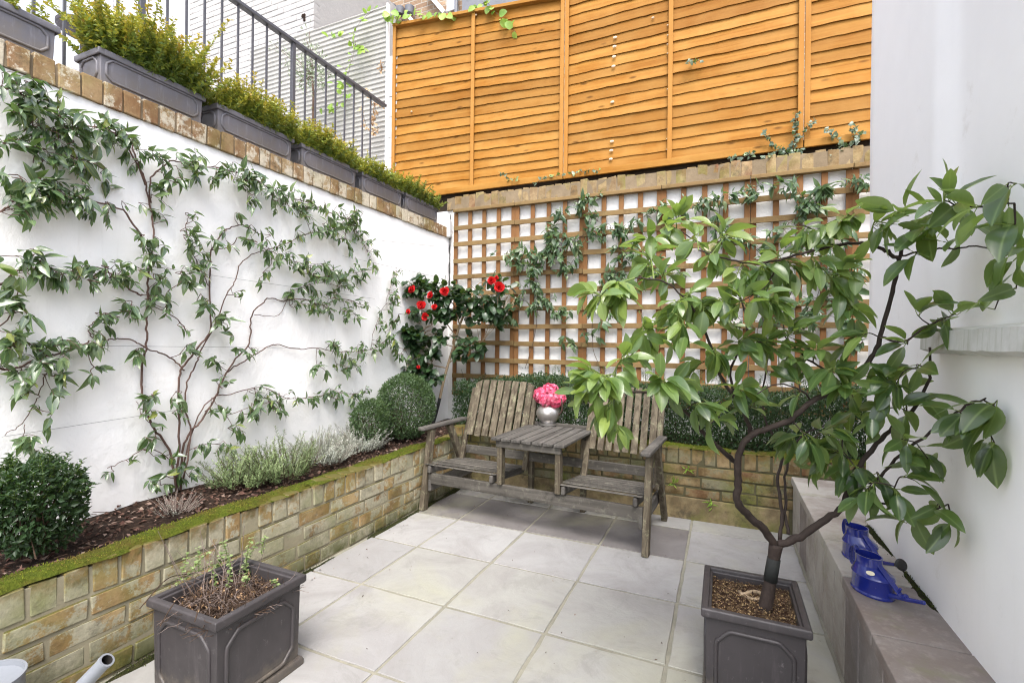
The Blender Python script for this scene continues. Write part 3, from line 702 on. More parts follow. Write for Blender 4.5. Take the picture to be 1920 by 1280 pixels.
# ------------------------------------------------------------------ orange lap fence
FENCE_LABEL = ['wavy orange lap-board fence panel over the wall corner, beside the grey block pier',
               'wide orange lap-board fence panel dotted with rows of pale round caps',
               'orange lap-board fence panel running out of view behind the tall white wall']
YFN = YW+.085; M['gapshadow'] = m_plain('painted_gap_shadow', (.03, .022, .016), .9, spec=.1)
def fence_panel(i, x0, x1, zb, zt, fan, n, seed):
    root = empty('fence_panel', ((x0+x1)/2, YFN, zb), FENCE_LABEL[i], 'fence', 'orange lap fence panels')
    xm = (x0+x1)/2
    def Z(z, x): return z + (z-zb)/(zt-zb)*fan*(x-x1)/(x0-x1) - (fan*.35 if False else 0)
    f = vnoise(seed, 6, 1.)
    mb = MB(); pt = (zt-zb-.06)/n; ns = 40
    for k in range(n):
        zl = zb+.03+k*pt; r = random.random(); vs = []; a1, a2, ph1, ph2 = random.uniform(.001, .005), random.uniform(.0005, .0022), random.uniform(0, 6), random.uniform(0, 6)
        tl = random.uniform(-.006, .006)
        for s in range(ns+1):
            x = x0+.02+(x1-x0-.04)*s/ns; w = x-x0
            wob = a1*math.sin(w*random.choice([1])*3.1+ph1)+a2*math.sin(w*9+ph2)+(.001+.002*(random.random() < 0))*math.sin(w*23+ph1*2)+tl*(w-.9)+(random.gauss(0, .0012))
            zbm = Z(zl+wob, x); ztp = Z(zl+pt*1.28, x)
            bow = .004*math.sin(w*2.5+ph2)
            vs += [(x, YFN-.004, ztp), (x, YFN-.0175-bow*.6, zbm), (x, YFN-.0105-bow*.6, zbm-.0005), (x, YFN+.004, ztp)]
        fs = []
        for s in range(ns):
            b = 4*s
            for q in range(3): fs.append((b+q, b+q+1, b+4+q+1, b+4+q))
        mb.add(vs, [q[::-1] for q in fs], r)
    mb.build('lap_boards', M['fence'], root, smooth=False)
    mb = MB(); mb.box2((x0, YFN+.012, zb-.17), (x1, YFN+.04, zb+.06)); mb.build('gap_shadow_board', M['gapshadow'], root)  # dark strip added behind the fence foot, standing in for the gap's shadow
    mb = MB()
    for xx, w, d in ((x0+.018, .036, .03), (x1-.018, .036, .03), (xm+(.015 if i == 0 else -.02), .036, .012)):
        a, b = (xx, YFN-.034, Z(zb+.02, xx)), (xx, YFN-.034, Z(zt-(.0 if d > .02 else .012), xx))
        mb = MB(); mb.beam(a, b, w, .016, (0, -1, 0)); mb.build('upright_batten', M['fencev'], root, bevel=.003)
    mb = MB()
    mb.beam((x0, YFN-.036, Z(zb+.012, x0)), (x1, YFN-.036, Z(zb+.012, x1)), .02, .055, (0, 0, 1)); mb.build('bottom_rail', M['fence'], root, bevel=.003); mb = MB()
    mb.beam((x0, YFN-.02, Z(zt+.006, x0)), (x1, YFN-.02, Z(zt+.006, x1)), .06, .03, (0, 0, 1))
    mb.build('top_rail', M['fence'], root, bevel=.003)
    return root
fx = at_y(741, 60, YFN)[0]; f1 = at_y(1060, 160, YFN)[0]; f2 = at_y(1507, 120, YFN)[0]
zb_ = 2.597
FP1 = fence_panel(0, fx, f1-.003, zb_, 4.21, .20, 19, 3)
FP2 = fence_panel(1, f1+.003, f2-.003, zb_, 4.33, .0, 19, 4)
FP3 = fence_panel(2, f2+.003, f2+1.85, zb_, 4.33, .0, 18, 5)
for (u, v, s) in [(1153, 70, 1.2), (1152, 87, 1.2), (1151, 106, 1.2), (1150, 124, 1.2), (1148, 191, 1.2), (1147, 265, 1.2), (1146, 282, 1.2), (1145, 298, 1.2), (1252, 47, .6), (1252, 66, .6), (1252, 83, .6), (1252, 100, .6), (1252, 167, .6), (1252, 242, .6), (1251, 260, .6), (1251, 280, .6), (1224, 33, .8), (771, 209, .8), (891, 28, 1.1)]:
    p = at_y(u, v, YFN-.03); mb = MB(); vs = []; fs = []
    mb.lathe([(0, -.004), (.011*s, -.004), (.011*s, .002), (.006*s, .005), (0, .006)], (0, 0, 0), 14)
    mb.v = [(p[0]+x*1.3, p[1]-z+.004, p[2]+y*.75) for x, y, z in mb.v]; mb.f = [q[::-1] for q in mb.f]
    mb.build('pale_cap', M['cap'], FP2 if u > 1060 else FP1, smooth='auto')
# ------------------------------------------------------------------ trellis
TL = ['trellis panel in the wall corner, crossed by the red camellia', 'trellis panel above the bench\'s slatted table and silver jug, jasmine over its upper half',
      'trellis panel above the bench seat next to the citrus branches', 'trellis panel mostly screened by the citrus crown', 'trellis panel ending at the tall white house wall', 'last trellis panel, nearly all hidden behind the tall white house wall']
tx = [-2.375+.637*k for k in range(7)]
ztop = 2.34; pitch = .1562
YT = YW-.035
for k in range(6):
    x0, x1 = tx[k]+.002, tx[k+1]-.002; root = empty('trellis', ((x0+x1)/2, YT, .66), TL[k], 'trellis', 'square trellis panels on the rear wall')
    up = MB()
    for j in range(5):
        x = x0+.016+(x1-x0-.032)*j/4+random.uniform(-.003, .003); up.beam((x+random.uniform(-.003, .003), YT+.008, .66), (x, YT+.008, ztop+.02), .039, .014, (0, -1, 0))
    up.build('upright', M['trellis_v'], root, bevel=.002)
    ra = MB()
    for j in range(11):
        z = .652+pitch*j+random.uniform(-.004, .004); a = random.uniform(-.003, .003)
        ra.beam((x0, YT-.0075, z-a), (x1, YT-.0075, z+a), .014, .042)
    ra.build('rail', M['trellis_h'], root, bevel=.002)
    cp = MB(); cp.beam((x0, YT-.003, ztop+.038), (x1, YT-.003, ztop+.038), .05, .03); cp.build('capping', M['trellis_h'], root, bevel=.003)
# ================================================================== PLANTERS
def octo(w, h, ch):
    return [(-w+ch, -h), (w-ch, -h), (w, -h+ch), (w, h-ch), (w-ch, h), (-w+ch, h), (-w, h-ch), (-w, -h+ch)]
def lead_box(root, L, W, H, mat, taper=.03, rimw=.016, soilmat=None, tall=False, base=True, soil_drop=.03):
    """local coords: x length L, y width W, z up, base centre at origin"""
    tl, tw = L/2, W/2; bl, bw = tl-taper, tw-taper; th = .016
    mb = MB()
    def ring(a, b, z): return [(-a, -b, z), (a, -b, z), (a, b, z), (-a, b, z)]
    vs = ring(bl, bw, 0)+ring(tl-.008, tw-.008, H-.01)+ring(tl-.008-th, tw-.008-th, H-.01)+ring(bl-th, bw-th, .02)
    fs = [(3, 2, 1, 0)]
    for a, b in ((0, 4), (4, 8), (8, 12)):
        for k in range(4): fs.append((a+k, a+(k+1) % 4, b+(k+1) % 4, b+k))
    fs.append((12, 13, 14, 15)); mb.add(vs, fs, .5)
    mb.build('box_body', mat, root, bevel=.004, local=True)
    mb = MB(); prof = [(.010, -.030), (.016, -.024), (.016, -.006), (.012, 0), (-.008, 0), (-.010, -.012)]
    prof = [(o*rimw/.016, z) for o, z in prof]
    vs = []
    for o, z in prof: vs += ring(tl-.008+o, tw-.008+o, H+z)
    fs = []
    for i in range(len(prof)):
        j = (i+1) % len(prof)
        for k in range(4): fs.append((i*4+k, i*4+(k+1) % 4, j*4+(k+1) % 4, j*4+k))
    mb.add(vs, fs, .5); mb.build('rim', mat, root, bevel=.003, local=True)
    if base:
        mb = MB(); prof = [(.0, 0), (.013, 0), (.013, .018), (.008, .028), (-.001, .032)]; vs = []
        for o, z in prof: vs += ring(bl+o+taper*z/H, bw+o+taper*z/H, z)
        fs = [(i*4+k, i*4+(k+1) % 4, i*4+4+(k+1) % 4, i*4+4+k) for i in range(4) for k in range(4)]
        mb.add(vs, fs, .5); mb.build('base_trim', mat, root, bevel=.002, local=True)
    sl = math.atan2(taper-.008, H)
    for (hw, off, rz) in ((tl, tw, 0), (tl, tw, math.pi), (tw, tl, math.pi/2), (tw, tl, -math.pi/2)):
        w = hw-taper-.028 if tall else hw-taper-.020
        h = H*.335 if tall else H*.31; ch = min(w, h)*(.36 if tall else .5)
        rad = .0065 if tall else .006
        pts = []
        zc = H*.47
        for a, b in octo(w, h, ch):
            z = zc+b; y = -(off-taper+(taper-.008)*z/H)-.001
            pts.append(Matrix.Rotation(rz, 3, 'Z') @ Vector((a, y, z)))
        dens = []
        for i in range(8):
            p, q = pts[i], pts[(i+1) % 8]
            for k in (.06, .35, .65, .94): dens.append(p.lerp(q, k))
        mb = MB(); mb.tube(dens, rad, 8, closed=True); mb.build('panel_moulding', mat, root, smooth=True, local=True)
    if soilmat:
        f = vnoise(int(L*1000), 6, 20); a, b = tl-.02, tw-.02; n = 14; vs = []
        for i in range(n+1):
            for j in range(n+1):
                x, y = -a+2*a*i/n, -b+2*b*j/n; vs.append((x, y, H-soil_drop+f((x, y, 0))[0]*.006))
        fs = [(i*(n+1)+j, (i+1)*(n+1)+j, (i+1)*(n+1)+j+1, i*(n+1)+j+1) for i in range(n) for j in range(n)]
        mb = MB(); mb.add(vs, fs, .5); mb.build('soil', soilmat, root, smooth=True, local=True)
# wall-top troughs
TR = [(-110, 112, 'grey trough highest up beside the glazed doors, cut by the edge of the view'),
      (185, 385, 'grey trough under the tallest spiky golden shrub, a bare gap behind its end'),
      (408, 552, 'grey trough below the white painted brick house, second along from the bare gap'),
      (567, 672, 'grey trough in front of the ribbed screen, between two longer-looking troughs'),
      (681, 758, 'grey trough next to last before the wall corner'),
      (763, 825, 'small-looking grey trough at the wall corner, below the orange fence')]
SL = ['golden box hedging hidden beyond the view in the highest trough', 'tall spiky golden and green box shrub in the trough beside the glazed doors',
      'rounded golden box shrub in the trough below the white brick house', 'golden box shrub in front of the ribbed screen',
      'yellow green box shrub in front of the lower end of the orange fence', 'dark green box shrub overhanging the last trough at the wall corner']
ZC = 2.230
trough_spots = []
for i, (u0, u1, lab) in enumerate(TR):
    y0, y1 = at_x(u0, 300, XW+.004)[1], at_x(u1, 300, XW+.004)[1]
    if i == 0: y1 = at_x(112, 50, XW)[1]; y0 = y1-.46
    L = y1-y0; trough_spots.append((y0, y1))
    root = empty('lead_trough', (XW-.095, (y0+y1)/2, ZC), lab, 'trough planter', 'grey troughs along the wall coping', rz=math.pi/2)
    lead_box(root, L, .185, .148, M['lead2'], taper=.012, rimw=.012, soilmat=M['soil'], base=False, soil_drop=.02)
def box_shoots(name, mat, label, cat, group, bases, hts, leafL, per=16, spread=.35, twigmat=None, up=1.0, tipcol=1.0, rbase=0.0, parent_loc=None):
    root = empty(name, parent_loc, label, cat, group)
    lb = LeafBag(); mb = MB()
    for b, h in zip(bases, hts):
        b = np.array(b); d = unit(np.array((rng.normal(0, spread), rng.normal(0, spread), up)))
        sh = rng.normal(0, .13); n = max(4, int(per*h/.2)); bend = rng.normal(0, .12, 3)
        pts = [b+d*h*s+bend*h*s*s for s in np.linspace(0, 1, 5)]
        mb.tube(pts, [.0016, .0014, .0012, .0009, .0005], 4, cap=False)
        for k in range(n):
            s = .12+.9*k/n
            p = b+d*h*s+bend*h*s*s; a = k*2.4+rng.normal(0, .4)
            o = np.array((math.cos(a), math.sin(a), .0)); ld = unit(o+np.array((0, 0, .55+.5*s))+rng.normal(0, .2, 3))
            for q in (1, -1):
                dd = unit(np.array((q*o[0], q*o[1], .25+.4*s))+rng.normal(0, .45, 3))
                r = min(1, max(0, rbase+sh+tipcol*(s**2.2)*min(1, h/.20)+rng.normal(0, .10)))
                l = leafL*rng.uniform(.6, 1.2)*(1.1-.35*s)
                lb.add(p, dd, np.array((0, 0, 1.))+rng.normal(0, .5, 3), l, l*.62, r)
    lb.build('leaves', mat, root, 'tiny', fold=.4, curl=.2)
    mb.build('twigs', twigmat or M['greentwig'], root)
    return root
for i, (y0, y1) in enumerate(trough_spots):
    n = 420 if i else 60
    f = vnoise(70+i, 5, 14.)
    B = np.c_[rng.uniform(XW-.165, XW-.025, n), rng.uniform(y0+.02, y1-.0, n), np.full(n, ZC+.125)]
    hmax = {0: .10, 1: .24, 2: .20, 3: .19, 4: .17, 5: .16}[i]
    H = hmax*(.72+.26*np.clip(f(B), -1, 1)+rng.uniform(-.15, .25, n))
    if i == 1:
        for k in range(26): H[k] = rng.uniform(.28, .42)
    H = np.clip(H, .08, .52)
    B[:, 0] = np.where(rng.random(n) < .25, XW-rng.uniform(0, .03, n), B[:, 0])
    box_shoots('box_shrub', M['gold'], SL[i], 'shrub', 'box shrubs in the wall-top troughs', B, H, .025 if i > 1 else .026, per=24, spread=.5, tipcol=(.48, .55, .48, .45, .40, .22)[i], rbase=(.25, .24, .32, .34, .30, .12)[i], parent_loc=(XW-.095, (y0+y1)/2, ZC+.13))

# square planters on the patio
P1 = empty('square_planter', (-1.50, 1.10, 0), 'square lead grey planter beside the mossy bed wall, filled with dead stems and sparse mint', 'planter', 'square lead grey planters on the patio')
lead_box(P1, .318, .322, .315, M['lead'], taper=.012, rimw=.014, soilmat=M['soil'], tall=True, soil_drop=.055)
P2 = empty('square_planter', (.095, 1.785, 0), 'square lead grey planter filled with gritty compost, holding the citrus tree', 'planter', 'square lead grey planters on the patio')
lead_box(P2, .290, .318, .315, M['lead'], taper=.011, rimw=.014, soilmat=M['grit'], tall=True, soil_drop=.035)
chips('planter_grit', -.037, .225, 1.64, 1.93, .283, 2600, M['gritc'], L=(.004, .010), label='coarse golden grit scattered over the compost of the citrus planter')
# dead stems + mint in P1
root = empty('dead_herb', (-1.50, 1.10, .26), 'tangle of dead brown stems spilling over the rim of the square planter', 'dead plant')
mb = MB(); mg = MB()
for i in range(520):
    p = np.array((-1.50+rng.uniform(-.125, .125), 1.10+rng.uniform(-.125, .125), .262)); c = np.array((-1.50, 1.10, .262))
    d = unit((p-c)*(1, 1, 0)*2.5+rng.normal(0, .5, 3)+(0, 0, .35)); st = rng.uniform(.008, .021); pts = [p.copy()]
    for q in range(6):
        d = unit(d+rng.normal(0, .38, 3)-np.array((0, 0, .12))); p = p+d*st
        if p[2] < .265: p[2] = .265+rng.uniform(0, .01)
        pts.append(p.copy())
    (mb if i % 4 else mg).tube(pts, [.0013, .0013, .0012, .0011, .001, .0008, .0005], 4)
for i in range(26):     # taller greyish stalks, thickest towards the wall side
    b = np.array((-1.60+rng.uniform(-.06, .10), 1.12+rng.uniform(-.10, .08), .262)); d = unit(np.array((rng.normal(-.15, .35), rng.normal(0, .3), 1))); l = rng.uniform(.08, .19)
    k = rng.normal(0, .5, 3); mg.tube([b+d*l*s+k*l*s*s for s in np.linspace(0, 1, 5)], [.0016, .0014, .0012, .001, .0007], 4)
for (u, v, u2, v2) in ((395, 1105, 365, 1165), (360, 1115, 300, 1172), (350, 1075, 262, 1140)):
    a, b = at_z(u, v, .30), at_t(u2, v2, 1.33); m_ = (a+b)/2+np.array((0, 0, .03)); mb.tube(catmull([a, m_, b], 5), .0016, 5)
mb.build('brown_stems', M['twig'], root); mg.build('grey_stems', M['grey_twig'], root)
P = np.c_[rng.uniform(-1.66, -1.40, 130), rng.uniform(.97, 1.23, 130), rng.uniform(.266, .30, 130)]
leaves('dead_leaves', M['dry'], root, P, rng.normal(0, 1, (130, 3)), rand_dirs(130), rng.uniform(.008, .02, 130), .007, rng.uniform(0, .6, 130), 'tiny', fold=.6)
root = empty('mint_plant', (-1.56, 1.14, .26), 'sparse pale green mint shoots among the dead stems of the square planter', 'herb')
lb = LeafBag(); mb = MB()
for (u, v, h) in [(430, 1060, .16), (412, 1070, .13), (395, 1065, .10), (375, 1075, .12), (345, 1075, .13), (330, 1085, .1), (450, 1060, .12), (465, 1065, .14), (455, 1085, .1), (490, 1020, .10), (405, 1085, .09), (425, 1085, .11), (520, 1085, .07), (322, 1100, .05)]:
    b = at_z(u, v+20, .265); d = unit(np.array((rng.normal(0, .2), rng.normal(0, .2), 1.))); k = rng.normal(0, .2, 3)
    pts = [b+d*h*s+k*h*s*s for s in np.linspace(0, 1, 5)]; mb.tube(pts, .001, 4)
    n = int(h/.011)
    for j in range(n):
        s = (j+1)/n; p = b+d*h*s+k*h*s*s
        for q in (0, 1):
            a = j*1.57+q*3.14; lb.add(p, unit(np.array((math.cos(a), math.sin(a), .3))+rng.normal(0, .2, 3)), (0, 0, 1), rng.uniform(.010, .017), .011, rng.uniform(0, 1))
lb.build('leaves', M['mint'], root, 'round', fold=.3); mb.build('stems', M['greentwig'], root)

# ================================================================== RAILING
RL = empty('iron_railing', (-2.80, 1.8, 2.19), 'dark iron railing with slim square bars behind the wall-top troughs', 'railing')
XRL = -2.80; zh = at_x(576, 97, XRL)[2]
mb = MB(); y1 = at_x(722, 190, XRL)[1]; mb.box2((XRL-.022, -1.2, zh-.012), (XRL+.022, y1, zh+.012)); mb.build('handrail', M['iron'], RL, bevel=.003)
mb = MB(); mb.box2((XRL-.018, -1.2, 2.262), (XRL+.018, y1-.02, 2.28)); mb.build('bottom_rail', M['iron'], RL, bevel=.002)
ys = [at_x(u, 100, XRL)[1] for u in (62, 120, 188, 220, 313, 349, 383, 415.5, 446, 473.5, 500, 525, 572.7, 592.4, 611.8, 630, 647.5, 664.5, 681, 696)]
bar = None
for y in ys:
    if bar is None:
        mb = MB(); mb.box2((XRL-.0052, y-.0052, 2.28), (XRL+.0052, y+.0052, zh-.012)); bar = mb.build('baluster', M['iron'], RL); y_ref = y
    else:
        c = bar.copy(); COL.objects.link(c); c.parent = RL; c.location.y += y-y_ref
for u in (265, 549.7):
    y = at_x(u, 100, XRL)[1]; mb = MB(); mb.box2((XRL-.013, y-.013, 2.2), (XRL+.013, y+.013, zh-.012)); mb.build('post', M['iron'], RL, bevel=.002)

# ================================================================== BENCH
BO = np.array((-1.863, 2.735, 0)); BA = math.atan2(2.644-2.729, 1.516)
BN = empty('companion_bench', BO, 'weathered grey slatted bench of two chairs joined by a middle table', 'bench', rz=BA)
BW = 1.520
def L_(mb, name, mat, bevel=.004): return mb.build(name, mat, BN, bevel=bevel, local=True)
def leg(p0, p1, w, d, name='leg', mat='bench_z'):
    mb = MB(); mb.beam(p0, p1, w, d, (0, 1, .0)); return L_(mb, name, M[mat], .004)
for x in (.024, BW-.024):
    leg((x, .0, 0), (x, .085, .535), .036, .055, 'front_leg')
    leg((x+(.0 if x > 1 else 0), .60, 0), (x, .30, .535), .034, .05, 'rear_leg')
    sgn = 1 if x > 1 else -1
    mb = MB(); mb.box2((x-.027, -.035, .537), (x+.027, .50, .560)); L_(mb, 'armrest', M['bench_y'], .006)
    mb = MB(); mb.beam((x-sgn*.033, .02, .165), (x-sgn*.033, .56, .165), .022, .075); L_(mb, 'side_rail', M['bench_y'])
mb = MB(); mb.beam((.046, .035, .213), (BW-.046, .035, .213), .026, .07); L_(mb, 'front_rail', M['bench_x'])
mb = MB(); mb.beam((.05, .47, .33), (BW-.05, .47, .33), .024, .06); L_(mb, 'rear_rail', M['bench_x'])
for (xa, xb) in ((.03, .575), (.985, BW-.05)):
    mb = MB()
    n = 8; d0, d1 = -.005, .46; w = (d1-d0)/n
    for k in range(n):
        y = d0+w*(k+.5); z = .310-.045*(k/(n-1))-(.004 if k == 0 else 0); mb.box(((xa+xb)/2+random.uniform(-.003, .003), y, z), (xb-xa, w-.023, .006), Matrix.Rotation(-.09, 3, 'X'))
    L_(mb, 'seat', M['bench_x'], .003)
    for x in (xa+.035, xb-.035): mb = MB(); mb.beam((x, -.0, .277), (x, .47, .232), .026, .048); L_(mb, 'seat_bearer', M['bench_y'], .008)
    # backrest
    ba, bb = xa+.035, xb-.01
    yb = lambda z: .455+(z-.40)*.36
    for x in (ba-.012, bb+.012): fr = MB(); fr.beam((x, yb(.24)+.02, .24), (x, yb(.775)+.02, .775), .036, .028, (0, -1, 0)); L_(fr, 'back_frame', M['bench_z'])
    mb = MB(); n = 8; w = (bb-ba)/n
    for k in range(n):
        x0 = ba+w*k+.0065; x1 = ba+w*(k+1)-.0065; a0 = abs((k)/n-.5)*2; a1 = abs((k+1)/n-.5)*2
        zt0, zt1 = .842-.006*a0**3-(.020 if k == 0 else 0), .842-.006*a1**3-(.020 if k == n-1 else 0)
        zb = .435+random.uniform(-.004, .004); vs = []
        j = random.uniform(-.003, .003)
        for (x, z) in ((x0, zb), (x1, zb), (x1, zt1), (x0, zt0)):
            vs += [(x, yb(z)-.009+j, z), (x, yb(z)+.009+j, z)]
        mb.add(vs, [(0, 2, 4, 6), (7, 5, 3, 1), (0, 1, 3, 2), (2, 3, 5, 4), (4, 5, 7, 6), (6, 7, 1, 0)])
    L_(mb, 'backrest', M['bench_z'], .003)
# nails
# middle table
mb = MB(); n = 7; xa, xb = .545, 1.035; w = (xb-xa)/n
for k in range(n): mb.box2((xa+w*k+.004, -.02, .527), (xa+w*(k+1)-.004, .555, .545), jit=.0012)
L_(mb, 'table_top', M['bench_y'], .003)
for a_, b_, nm in (((.575, .0, .485), (1.005, .022, .526), 'table_apron'), ((.575, .50, .485), (1.005, .522, .526), 'table_apron'), ((.55, .556, .52), (1.03, .574, .566), 'back_lip')):
    mb = MB(); mb.box2(a_, b_); L_(mb, nm, M['bench_x'], .003)
for x in (.597, .983):
    leg((x, .030, .25), (x, .030, .486), .034, .05, 'table_leg'); leg((x, .49, .0), (x, .49, .486), .034, .045, 'table_leg')

# jug of flowers on the table
J = at_z(1028, 797, .545); J[2] = .5462
JG = empty('metal_jug', J, 'round tarnished silver jug with a cane handle standing on the bench table', 'jug')
mb = MB(); mb.lathe([(.0, 0), (.058, 0), (.064, .004), (.064, .010), (.050, .016), (.046, .022), (.058, .032), (.077, .052), (.086, .078), (.084, .105), (.072, .128), (.057, .140), (.052, .146), (.051, .170), (.056, .180), (.052, .180), (.047, .170), (.047, .146), (.04, .12), (0, .10)], (0, 0, 0), 48, cap0=False, cap1=False)
mb.build('body', M['silver'], JG, smooth='auto', local=True)
hd = np.array((.98, -.2)); pts = []
for (o, z) in ((.050, .168), (.070, .196), (.094, .200), (.108, .172), (.112, .135), (.105, .105), (.086, .082)): pts.append((hd[0]*o, hd[1]*o, z))
mb = MB(); cp = catmull(pts, 4); mb.tube(cp, [.0065+.0012*math.sin(k*2.2) for k in range(len(cp))], 10); mb.build('handle', M['wicker'], JG, smooth=True, local=True)
BQ = empty('hydrangea_bunch', J+np.array((0, 0, .17)), 'bunch of bright pink hydrangea heads filling the silver jug', 'flowers')
lb = LeafBag(); core = MB()
heads = [(-.045, -.02, .060, .058), (.035, -.035, .055, .055), (0, .03, .085, .062), (.07, .02, .045, .05), (-.07, .03, .045, .045), (-.005, -.045, .035, .05), (.06, -.02, .02, .04)]
for hx, hy, hz, hr in heads:
    core.lathe([(0, -.7*hr), (hr*.6, -.5*hr), (hr*.8, 0), (hr*.6, .5*hr), (0, .75*hr)], J+np.array((hx, hy, .17+hz-.02)), 14)
    for k in range(85):
        d = unit(rng.normal(size=3)+(0, -.2, .25)); c = J+np.array((hx, hy, .17+hz-.02))+d*hr*rng.uniform(.85, 1.05); a0 = rng.uniform(0, 6.28)
        t1 = unit(np.cross(d, (0.3, .1, 1))); t2 = np.cross(d, t1); r = rng.uniform(0, 1)
        for q in range(4):
            a = a0+q*1.571; lb.add(c, unit(t1*math.cos(a)+t2*math.sin(a)+d*.35), d, rng.uniform(.010, .014), .013, min(1, max(0, r+rng.normal(0, .12))))
lb.build('petals', M['pink'], BQ, 'petal', curl=.3, fold=.2); core.build('flower_head', M['pink'], BQ, smooth=True)
mb = MB()
for k in range(5): mb.tube([J+np.array((rng.uniform(-.02, .02), rng.uniform(-.02, .02), .11)), J+np.array((rng.uniform(-.03, .03), rng.uniform(-.03, .03), .2))], .003, 6)
mb.build('stems', M['greentwig'], BQ)

# ================================================================== WATERING CANS
def watering_can(base, rz, label, rose, sticker, s=1.0):
    root = empty('watering_can', base, label, 'watering can', 'blue enamel watering cans on the ledge', rz=rz)
    mb = MB(); E = (1.28, 1.0)
    # oval body, shoulder sloping up to an oval collar set towards the handle (-x)
    mb.lathe([(0, .002), (.050, .002), (.0535, 0), (.0545, .006), (.0515, .010), (.0515, .056), (.0535, .060), (.051, .066), (.036, .084, -.014), (.034, .088, -.016), (.034, .115, -.018), (.0355, .1175, -.018), (.032, .1175, -.018), (.031, .09, -.016), (0, .085, -.016)], (0, 0, 0), 48, E, cap0=False, cap1=False)
    mb.v = [tuple(k*s for k in p) for p in mb.v]; mb.build('body', M['blue'], root, smooth='auto', local=True)
    def T(pts, rad, name, n=12, mat='blue'):
        m = MB(); m.tube([tuple(k*s for k in p) for p in pts], rad, n); return m.build(name, M[mat], root, smooth='auto', local=True)
    sp = [(.058, 0, .018), (.09, 0, .028), (.13, 0, .040), (.176, 0, .056)]
    T(catmull(sp, 4), np.linspace(.0095, .0062, 13)*s, 'spout', 14)
    m = MB(); m.beam([k*s for k in (.008, 0, .112)], [k*s for k in (.108, 0, .034)], .018*s, .004*s); m.build('brace', M['blue'], root, bevel=.001, local=True)
    hp = catmull([(-.058, 0, .103), (-.067, 0, .124), (-.082, 0, .122), (-.092, 0, .095), (-.085, 0, .066), (-.066, 0, .056)], 4)
    m = MB(); 
    for a, b in zip(hp[:-1], hp[1:]): m.beam([k*s for k in a], [k*s for k in b], .016*s, .004*s, (0, 1, 0) if False else (0.3, 0, 1))
    m.build('handle', M['blue'], root, bevel=.001, local=True)
    if rose:
        m = MB(); e = np.array((.176, 0, .056)); d = unit((.9, 0, .42)); q = np.array((-d[2], 0, d[0])); y = np.array((0, 1, 0.)); vs = []; prof = [(.007, 0), (.008, .01), (.019, .022), (.0205, .026), (.016, .031), (0, .033)]; n = 24
        for (r, a) in prof:
            for k in range(n): vs.append((e+d*a+(q*math.cos(6.2832*k/n)+y*math.sin(6.2832*k/n))*r)*s)
        m.add(vs, [(i*n+k, i*n+(k+1) % n, (i+1)*n+(k+1) % n, (i+1)*n+k) for i in range(len(prof)-1) for k in range(n)]); m.build('rose', M['black'], root, smooth='auto', local=True)
    else:
        T([(.112, 0, .039), (.120, 0, .043)], .0098*s, 'spout_collar'); T([(.094, 0, .045), (.100, 0, .060)], .004*s, 'rose_holder')
    if sticker:   # little oval label lying on the sloping shoulder, facing the patio
        m = MB(); ang = -.95; n = 20; vs = []
        c = np.array((math.cos(ang)*.0445*E[0]-.006, math.sin(ang)*.0445, .0763)); nn = unit((math.cos(ang)*.6, math.sin(ang)*.8, .75)); t1 = unit(np.cross((0, 0, 1), nn)); t2 = np.cross(nn, t1)
        for k in range(n): vs.append((c+nn*.0012+t1*.0125*math.cos(6.2832*k/n)+t2*.0075*math.sin(6.2832*k/n))*s)
        m.add(vs, [tuple(range(n))]); o = m.build('sticker', M['label'], root, local=True)
    return root
c1 = at_z(1636, 1108, .3485); c2 = at_z(1612, 1046, .3485)
watering_can((c1[0], c1[1], .3485), R(-58), 'blue enamel watering can with an open spout and a pale oval sticker', False, True, .95)
watering_can((c2[0], c2[1], .3485), R(-66), 'blue enamel watering can with a round black rose on its spout', True, False, .95)
# zinc can at the near corner
ZC_ = empty('zinc_watering_can', (-1.75, .60, 0), 'grey blue metal watering can standing beside the bed wall, only rim and spout showing', 'watering can')
mb = MB(); mb.lathe([(0, .0), (.085, 0), (.088, .006), (.084, .22), (.088, .228), (.088, .236), (.082, .236), (.08, .222), (.0, .205)], (-1.775, .600, 0), 48, cap0=False, cap1=False); mb.build('body', M['zinc'], ZC_, smooth='auto')
tip = at_t(200, 1237, 1.262); mb = MB(); mb.tube(catmull([(-1.69, .63, .06), (-1.62, .665, .12), tuple(tip)], 5), np.linspace(.026, .0165, 11), 18, cap=False); mb.build('spout', M['zinc'], ZC_, smooth=True)
td = unit(tip-np.array((-1.62, .665, .12)))
mb = MB(); mb.tube([tip-td*.008, tip+td*.002], [.0185, .0185], 18, cap=False); mb.tube([tip+td*.002, tip+td*.0021], [.0185, .0135], 18, cap=False); mb.build('spout_rim', M['zinc'], ZC_, smooth=True); mb = MB(); mb.tube([tip+td*.002, tip-td*.02], [.0135, .0125], 18, cap=False); mb.tube([tip-td*.018, tip-td*.021], [.0125, .0125], 18); mb.build('spout_bore_shade', M['black'], ZC_, smooth=True)  # black plug stands in for the darkness inside the open spout
